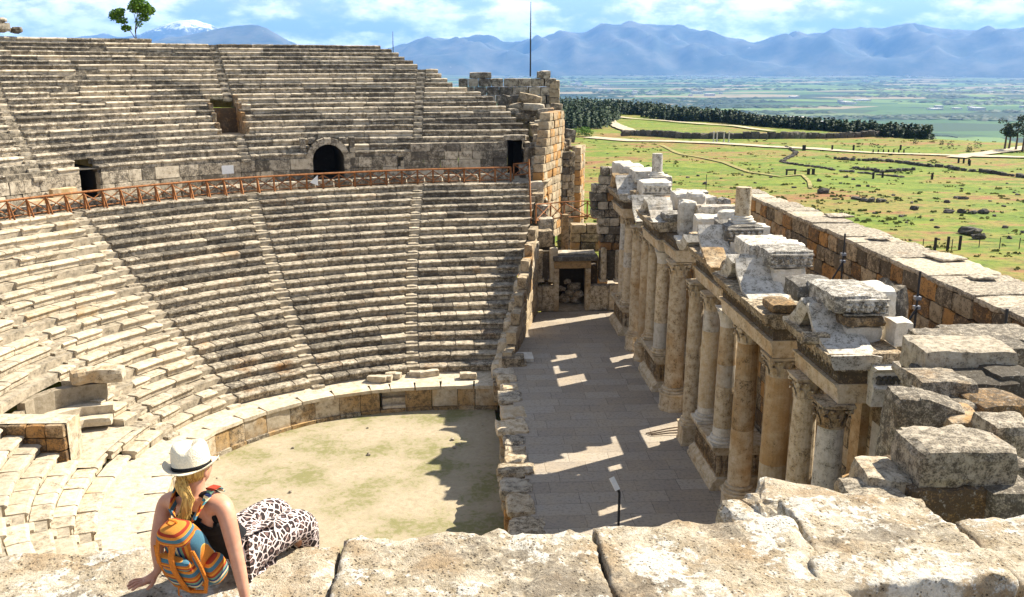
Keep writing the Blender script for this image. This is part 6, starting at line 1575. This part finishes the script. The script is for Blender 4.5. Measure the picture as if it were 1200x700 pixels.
ed = [('pel', 'wai'), ('wai', 'che'), ('che', 'upc'), ('upc', 'nek'), ('nek', 'hb'), ('hb', 'hd'), ('hd', 'ht'), ('upc', 'RS'), ('RS', 'RE0'), ('RE0', 'RE'), ('RE', 'RF_'), ('RF_', 'RW'), ('upc', 'LS'), ('LS', 'LE0'), ('LE0', 'LE'), ('LE', 'LF_'), ('LF_', 'LW'),
      ('pel', 'RH'), ('RH', 'RT'), ('RT', 'RK'), ('RK', 'RC'), ('RC', 'RA'), ('RA', 'RF'), ('pel', 'LH'), ('LH', 'LT'), ('LT', 'LK'), ('LK', 'LC'), ('LC', 'LA'), ('LA', 'LF')]
# hands: palm and five fingers joined to the wrist
def hand(pfx, w, fwd, side, up=Vector((0, 0, 1))):
    fwd = fwd.normalized(); side = side.normalized(); pc = w + fwd * .05 - up * .036
    nodes[pfx + 'p'] = (pc, (.032, .015)); ed.append((pfx + 'w' if False else ('RW' if pfx == 'r' else 'LW'), pfx + 'p'))
    for i, (o, L) in enumerate(((-.028, .068), (-.010, .078), (.010, .074), (.027, .058))):
        k = pc + fwd * .040 + side * o; a = k + fwd * L * .5 + side * o * .25 + up * .006; b = a + fwd * L * .5 + side * o * .2 - up * .012
        for nm, p, r in (('k', k, .0105), ('a', a, .009), ('b', b, .0072)): nodes[f'{pfx}{nm}{i}'] = (p, r)
        ed.extend([(pfx + 'p', f'{pfx}k{i}'), (f'{pfx}k{i}', f'{pfx}a{i}'), (f'{pfx}a{i}', f'{pfx}b{i}')])
    t0 = pc - fwd * .012 - side * .03; t1 = t0 - side * .03 + fwd * .025 - up * .004; t2 = t1 - side * .012 + fwd * .03 - up * .006
    for nm, p, r in (('t0', t0, .013), ('t1', t1, .0105), ('t2', t2, .008)): nodes[pfx + nm] = (p, r)
    ed.extend([(pfx + 'p', pfx + 't0'), (pfx + 't0', pfx + 't1'), (pfx + 't1', pfx + 't2')])
hand('l', LW, Vector((-.75, -.55, 0)), Vector((-.55, .75, 0)))
hand('r', RW, Vector((.35, -.9, 0)), Vector((.9, .35, 0)))
body = skinmesh('body', nodes, ed, 'pel', MAT['skin'], person, 2)
def tank_shell():
    me = body.data; a = nek - pel; L2 = a.dot(a); s = (RS - LS).normalized(); mb = MB(); im = {}
    for p in me.polygons:
        c = p.center; t = (c - pel).dot(a) / L2
        if (c - pel - a * t).length > .24: continue
        lat = abs((c - pel - a * t).dot(s))
        if .02 < t < .95 and lat < (.19 if t < .58 else .19 - (t - .58) * .36):
            f = []
            for v in p.vertices:
                if v not in im: im[v] = len(mb.v); q = me.vertices[v]; mb.v.append(tuple(q.co + q.normal * .009)); mb.c.append((1, 0, 0))
                f.append(im[v])
            mb.f.append(tuple(f))
    o = par(mb.build('top_back', MAT['black'], smooth=True), person); m_ = o.modifiers.new('thickness', 'SOLIDIFY'); m_.thickness = .006
tank_shell()
# face features turned away from the viewer
ax = (che - nek).cross(RS - LS).normalized(); fd = Vector((.45, .88, -.12)).normalized(); fs = fd.cross(Vector((0, 0, 1))).normalized(); fu = fs.cross(fd)
def ball(name, c, r, m, sc=(1, 1, 1), n=10):
    mb = MB(); pr = [(max(.0005, r * math.sin(PI * i / n)), -r * math.cos(PI * i / n)) for i in range(n + 1)]
    M = Matrix((( fs.x * sc[0], fd.x * sc[1], fu.x * sc[2], c.x), (fs.y * sc[0], fd.y * sc[1], fu.y * sc[2], c.y), (fs.z * sc[0], fd.z * sc[1], fu.z * sc[2], c.z), (0, 0, 0, 1)))
    lathe(mb, pr, 14, M); return par(mb.build(name, m, smooth=True), person)
fc = hd.lerp(ht, .2)
ball('face', fc + fd * .022 - fu * .012, .085, MAT['skin'], (.86, 1.0, 1.22))
ball('nose', fc + fd * .112 - fu * .03, .016, MAT['skin'], (.8, 1.2, 1.4)); ball('mouth', fc + fd * .098 - fu * .068, .016, plain('lips', (.40, .10, .08), .5), (1.5, .5, .45))
for s in (-1, 1):
    ball('eye', fc + fd * .094 + fs * s * .032, .011, MAT['sign']); ball('pupil', fc + fd * .104 + fs * s * .032, .005, MAT['dark']); ball('ear', fc + fs * s * .078 - fu * .02, .022, MAT['skin'], (.4, .8, 1.4))
ball('hair_cap', fc - fd * .012 - fu * .012, .090, MAT['hair'], (.94, 1.0, .90))
pt = fc - fd * .088 - fu * .035
skinmesh('ponytail', dict(a=(pt, .022), b=(pt + Vector((-.01, -.035, -.03)), .026), c=(J(222, 585, 4.37), .030), d=(J(217, 600, 4.36), .024), e=(J(213, 613, 4.36), .008)), [('a', 'b'), ('b', 'c'), ('c', 'd'), ('d', 'e')], 'a', MAT['hair'], person)
mb = MB(); tube(mb, [pt + Vector((-.016, -.022, -.012)), pt + Vector((0, -.03, -.016)), pt + Vector((.016, -.022, -.012))], .009, 6); par(mb.build('hair_tie', MAT['black'], smooth=True), person)
# clothing
up_t = (nek - pel).normalized(); bk = (RS - LS).cross(up_t).normalized()
if bk.y > 0: bk = -bk
skinmesh('tank_top', dict(p=(pel + Vector((-.0, -.0, .02)), (.150, .135)), w=(wai, (.128, .104)), c=(che, (.142, .108)), u=(che.lerp(nek, .55) + bk * .05, (.15, .105)),
         s1=(RS.lerp(nek, .45) + Vector((0, 0, .014)), .046), s2=(LS.lerp(nek, .42) + Vector((0, 0, .014)), .046)), [('p', 'w'), ('w', 'c'), ('c', 'u'), ('u', 's1'), ('u', 's2')], 'p', MAT['black'], person)
skinmesh('trousers', dict(p=(pel + Vector((.03, .02, -.01)), (.142, .128)), rh=(RH + Vector((.03, .01, 0)), .118), rt=(RH.lerp(RK, .55), .112), rk=(RK, .100), rk2=(RK + Vector((.02, .06, -.06)), .095), rc=(RK.lerp(RA_, .5) + Vector((.0, .03, 0)), .10), ra=(RA_, .095),
         lh=(LH + Vector((.03, .01, 0)), .118), lt=(LH.lerp(LK, .55), .110), lk=(LK, .100), lk2=(LK + Vector((.02, .055, -.05)), .09), lc=(LK.lerp(LA, .5) + Vector((.0, .03, 0)), .10), la=(LA, .095)),
         [('p', 'rh'), ('rh', 'rt'), ('rt', 'rk'), ('rk', 'rk2'), ('rk2', 'rc'), ('rc', 'ra'), ('p', 'lh'), ('lh', 'lt'), ('lt', 'lk'), ('lk', 'lk2'), ('lk2', 'lc'), ('lc', 'la')], 'p', MAT['leopard'], person)
# hat: brim, pinched crown, dark band
hc = J(224.5, 546, 4.53); Mh = Matrix.Translation(hc) @ Matrix.Rotation(R(-5), 4, 'X') @ Matrix.Rotation(R(-5), 4, 'Y')
hat = empty('hat', hc); hat.parent = person; hat.matrix_parent_inverse = Matrix.Translation(-Vector(person.location))
bpy.context.view_layer.update()
def hatpart(nm, pr, m, fn, n=36):
    mb = MB(); lathe(mb, pr, n, Mh, fn=fn, cap=False); o = mb.build(nm, m, smooth=True); o.parent = hat; o.matrix_parent_inverse = Matrix.Translation(-hc); return o
ov = lambda r, z, a, k: r * (1 + .07 * math.cos(2 * a - PI))
mb = MB(); n = 40; vs = []; 
for k, r in enumerate((.096, .112, .128, .140, .141, .127, .111, .096)):
    for i in range(n):
        a = 2 * PI * i / n; q = max(0, (r - .096) / .045); fl = .020 * q * q * (1.2 + .9 * math.cos(2 * a)) * (1 if math.sin(a) < .3 else .3) - .004 * q
        vs.append(Mh @ Vector((r * 1.0 * math.cos(a), r * 1.06 * math.sin(a), fl + (.0 if k < 4 else -.004))))
mb.add(vs, [(k * n + i, k * n + (i + 1) % n, ((k + 1) % 8) * n + (i + 1) % n, ((k + 1) % 8) * n + i) for k in range(8) for i in range(n)]); o = mb.build('brim', MAT['straw'], smooth=True); o.parent = hat; o.matrix_parent_inverse = Matrix.Translation(-hc)
mb = MB(); vs = []; prof = [(.097, -.002), (.0985, .02), (.097, .05), (.094, .08), (.089, .105), (.080, .121), (.064, .128), (.045, .126), (.022, .121), (.002, .119)]
for k, (r, z) in enumerate(prof):
    for i in range(n):
        a = 2 * PI * i / n; x, y = r * math.cos(a), r * 1.06 * math.sin(a)
        dz = -.028 * math.exp(-(x / .03) ** 2) * max(0, (z - .07) / .05) * (1 if y < .06 else .4); pinch = 1 - .16 * max(0, math.sin(a)) ** 4 * abs(math.cos(a)) * 2 * (z / .12)
        vs.append(Mh @ Vector((x * pinch, y, z + dz)))
mb.add(vs, [(k * n + i, k * n + (i + 1) % n, (k + 1) * n + (i + 1) % n, (k + 1) * n + i) for k in range(len(prof) - 1) for i in range(n)] + [tuple((len(prof) - 1) * n + i for i in range(n))]); o = mb.build('crown', MAT['straw'], smooth=True); o.parent = hat; o.matrix_parent_inverse = Matrix.Translation(-hc)
mb = MB(); vs = []
for r, z in ((.0990, .001), (.1005, .003), (.1003, .020), (.0985, .021)):
    for i in range(n): a = 2 * PI * i / n; vs.append(Mh @ Vector((r * math.cos(a), r * 1.06 * math.sin(a), z)))
mb.add(vs, [(k * n + i, k * n + (i + 1) % n, (k + 1) * n + (i + 1) % n, (k + 1) * n + i) for k in range(3) for i in range(n)]); o = mb.build('band', MAT['black'], smooth=True); o.parent = hat; o.matrix_parent_inverse = Matrix.Translation(-hc)
# striped backpack
bu = (che - pel); bu = (bu - bk * bu.dot(bk)).normalized(); bu = (bu + Vector((0, 0, .35))).normalized(); bside = bu.cross(bk).normalized(); bk2 = bside.cross(bu).normalized()
if bk2.dot(bk) < 0: bk2 = -bk2; bside = -bside
bc = J(223, 650, 4.33) + Vector((0, 0, .012)); 
Mb = Matrix(((bside.x, -bk2.x, bu.x, bc.x), (bside.y, -bk2.y, bu.y, bc.y), (bside.z, -bk2.z, bu.z, bc.z), (0, 0, 0, 1)))
bag = empty('backpack', (0, 0, 0), 'small backpack of orange, red and teal striped cloth on the seated person', 'backpack'); bag.matrix_world = Mb
def soft(nm, c, size, m, ex=3.2, seg=(14, 8, 16), taper=0., sag=0., parent=None):
    pts, fs_ = lattice(seg); vs = []
    for (x, y, z, e) in pts:
        p = Vector((x * 2, y * 2, z * 2)); L = (abs(p.x) ** ex + abs(p.y) ** ex + abs(p.z) ** ex) ** (1 / ex); p = p / L
        t = 1 - taper * (p.z * .5 + .5); q = Vector((p.x * size[0] / 2 * t, p.y * size[1] / 2 * (1 - taper * .6 * (p.z * .5 + .5)), p.z * size[2] / 2)) + Vector(c)
        nv = noise.noise_vector(q * 14 + Vector((3, 1, 7))); vs.append(q + nv * .007)
    mb = MB(); mb.add(vs, fs_); o = mb.build(nm, m, smooth=True); o.parent = parent or bag; return o
soft('bag_body', (0, 0, 0), (.285, .16, .42), MAT['stripe_x'], 3.0, taper=.30)
fp_ = soft('front_pocket', (-.012, -.078, -.055), (.215, .075, .19), MAT['stripe_z'], 3.6, (10, 6, 10), .1)
soft('pocket_flap', (-.012, -.100, .035), (.21, .05, .075), MAT['stripe_zf'], 3.2, (10, 6, 8), .05, parent=None)
soft('top_flap', (0, -.025, .172), (.20, .15, .10), MAT['stripe_zf'], 3.0, (10, 8, 8), .2)
for s in (-1, 1): soft('side_pocket', (s * .135, 0, -.08), (.065, .125, .17), MAT['stripe_z'], 3.2, (6, 8, 10), .1)
def web(nm, pts, w, m, parent=bag, world=False):
    mb = MB(); P = [Vector(p) for p in pts]; vs = []
    for i, p in enumerate(P):
        d = (P[min(i + 1, len(P) - 1)] - P[max(0, i - 1)]).normalized(); s = d.cross(Vector((0, -1, 0.0)) if not world else bk).normalized() * w / 2; nrm = d.cross(s).normalized() * .004
        vs += [p - s - nrm, p + s - nrm, p + s + nrm, p - s + nrm]
    fs_ = [(4 * i + a, 4 * i + (a + 1) % 4, 4 * i + 4 + (a + 1) % 4, 4 * i + 4 + a) for i in range(len(P) - 1) for a in range(4)] + [(3, 2, 1, 0), tuple(4 * (len(P) - 1) + a for a in range(4))]
    mb.add(vs, fs_); o = mb.build(nm, m, smooth=False); 
    if world: o.parent = parent; o.matrix_parent_inverse = Mb.inverted()
    else: o.parent = parent
    return o
web('buckle_strap', [(.03, -.085, .165), (.02, -.125, .10), (.012, -.135, .02), (.01, -.128, -.06), (.012, -.118, -.15), (.0, -.07, -.18)], .032, MAT['orange'])
web('buckle_strap', [(-.07, -.075, .165), (-.072, -.118, .10), (-.075, -.128, .04)], .022, MAT['orange'])
web('binding', [(-.118, -.075, .10), (-.135, -.085, .0), (-.135, -.085, -.10), (-.10, -.09, -.17), (0, -.1, -.178), (.10, -.09, -.165), (.132, -.08, -.08), (.13, -.075, .02), (.11, -.065, .11)], .02, MAT['orange'])
mb = MB(); tube(mb, [(0, -.02, .21), (-.02, -.03, .24), (-.005, -.02, .258), (.015, -.01, .24), (.01, -.0, .21)], .007, 6); o = mb.build('grab_loop', MAT['orange']); o.parent = bag
mb = MB(); tube(mb, [(-.03, -.12, -.12), (-.035, -.14, -.17), (-.03, -.13, -.20)], .004, 5); o = mb.build('tassel', MAT['orange']); o.parent = bag
bpy.context.view_layer.update()
top = lambda s: Mb @ Vector((s * .06, .05, .19))
sh = RS.lerp(nek, .45) + Vector((0, 0, .055)); web('shoulder_strap', [top(1), top(1).lerp(sh, .35) + bk * .035, top(1).lerp(sh, .7) + bk * .03, sh + bk * .028, sh + Vector((0, 0, .012)), sh - bk * .05 + Vector((0, 0, -.015)), sh - bk * .085 - Vector((0, 0, .07))], .046, MAT['stripe_zf'], world=True)
sh = LS.lerp(nek, .42) + Vector((0, 0, .052)); web('shoulder_strap', [top(-1), top(-1).lerp(sh, .35) + bk * .035, top(-1).lerp(sh, .7) + bk * .03, sh + bk * .028, sh + Vector((0, 0, .012)), sh - bk * .05 + Vector((0, 0, -.015)), sh - bk * .085 - Vector((0, 0, .07))], .046, MAT['stripe_zf'], world=True)

mb = MB()
for i in range(46):
    a = pt + Vector((U(-.02, .02), U(-.02, .01), U(-.02, .02))); b = J(222 + U(-6, 7), 585, 4.36); c = J(216 + U(-9, 9), 606 + U(-6, 9), 4.35); tube(mb, [a, a.lerp(b, .5) + Vector((U(-.012, .012), -.012, .006)), b + Vector((U(-.01, .01), U(-.012, .0), 0)), c], [.004, .0045, .004, .001], 4, (1, 0, 0))
for i in range(6):
    a = fc - fd * U(.05, .085) + fs * U(-.05, .05) - fu * U(.0, .05); tube(mb, [a, a - fu * .03 - fd * .012 + fs * U(-.02, .02), a - fu * U(.05, .09) - fd * .01 + fs * U(-.03, .03)], [.003, .0025, .0008], 4)
par(mb.build('hair_strands', MAT['hair'], smooth=True), person)
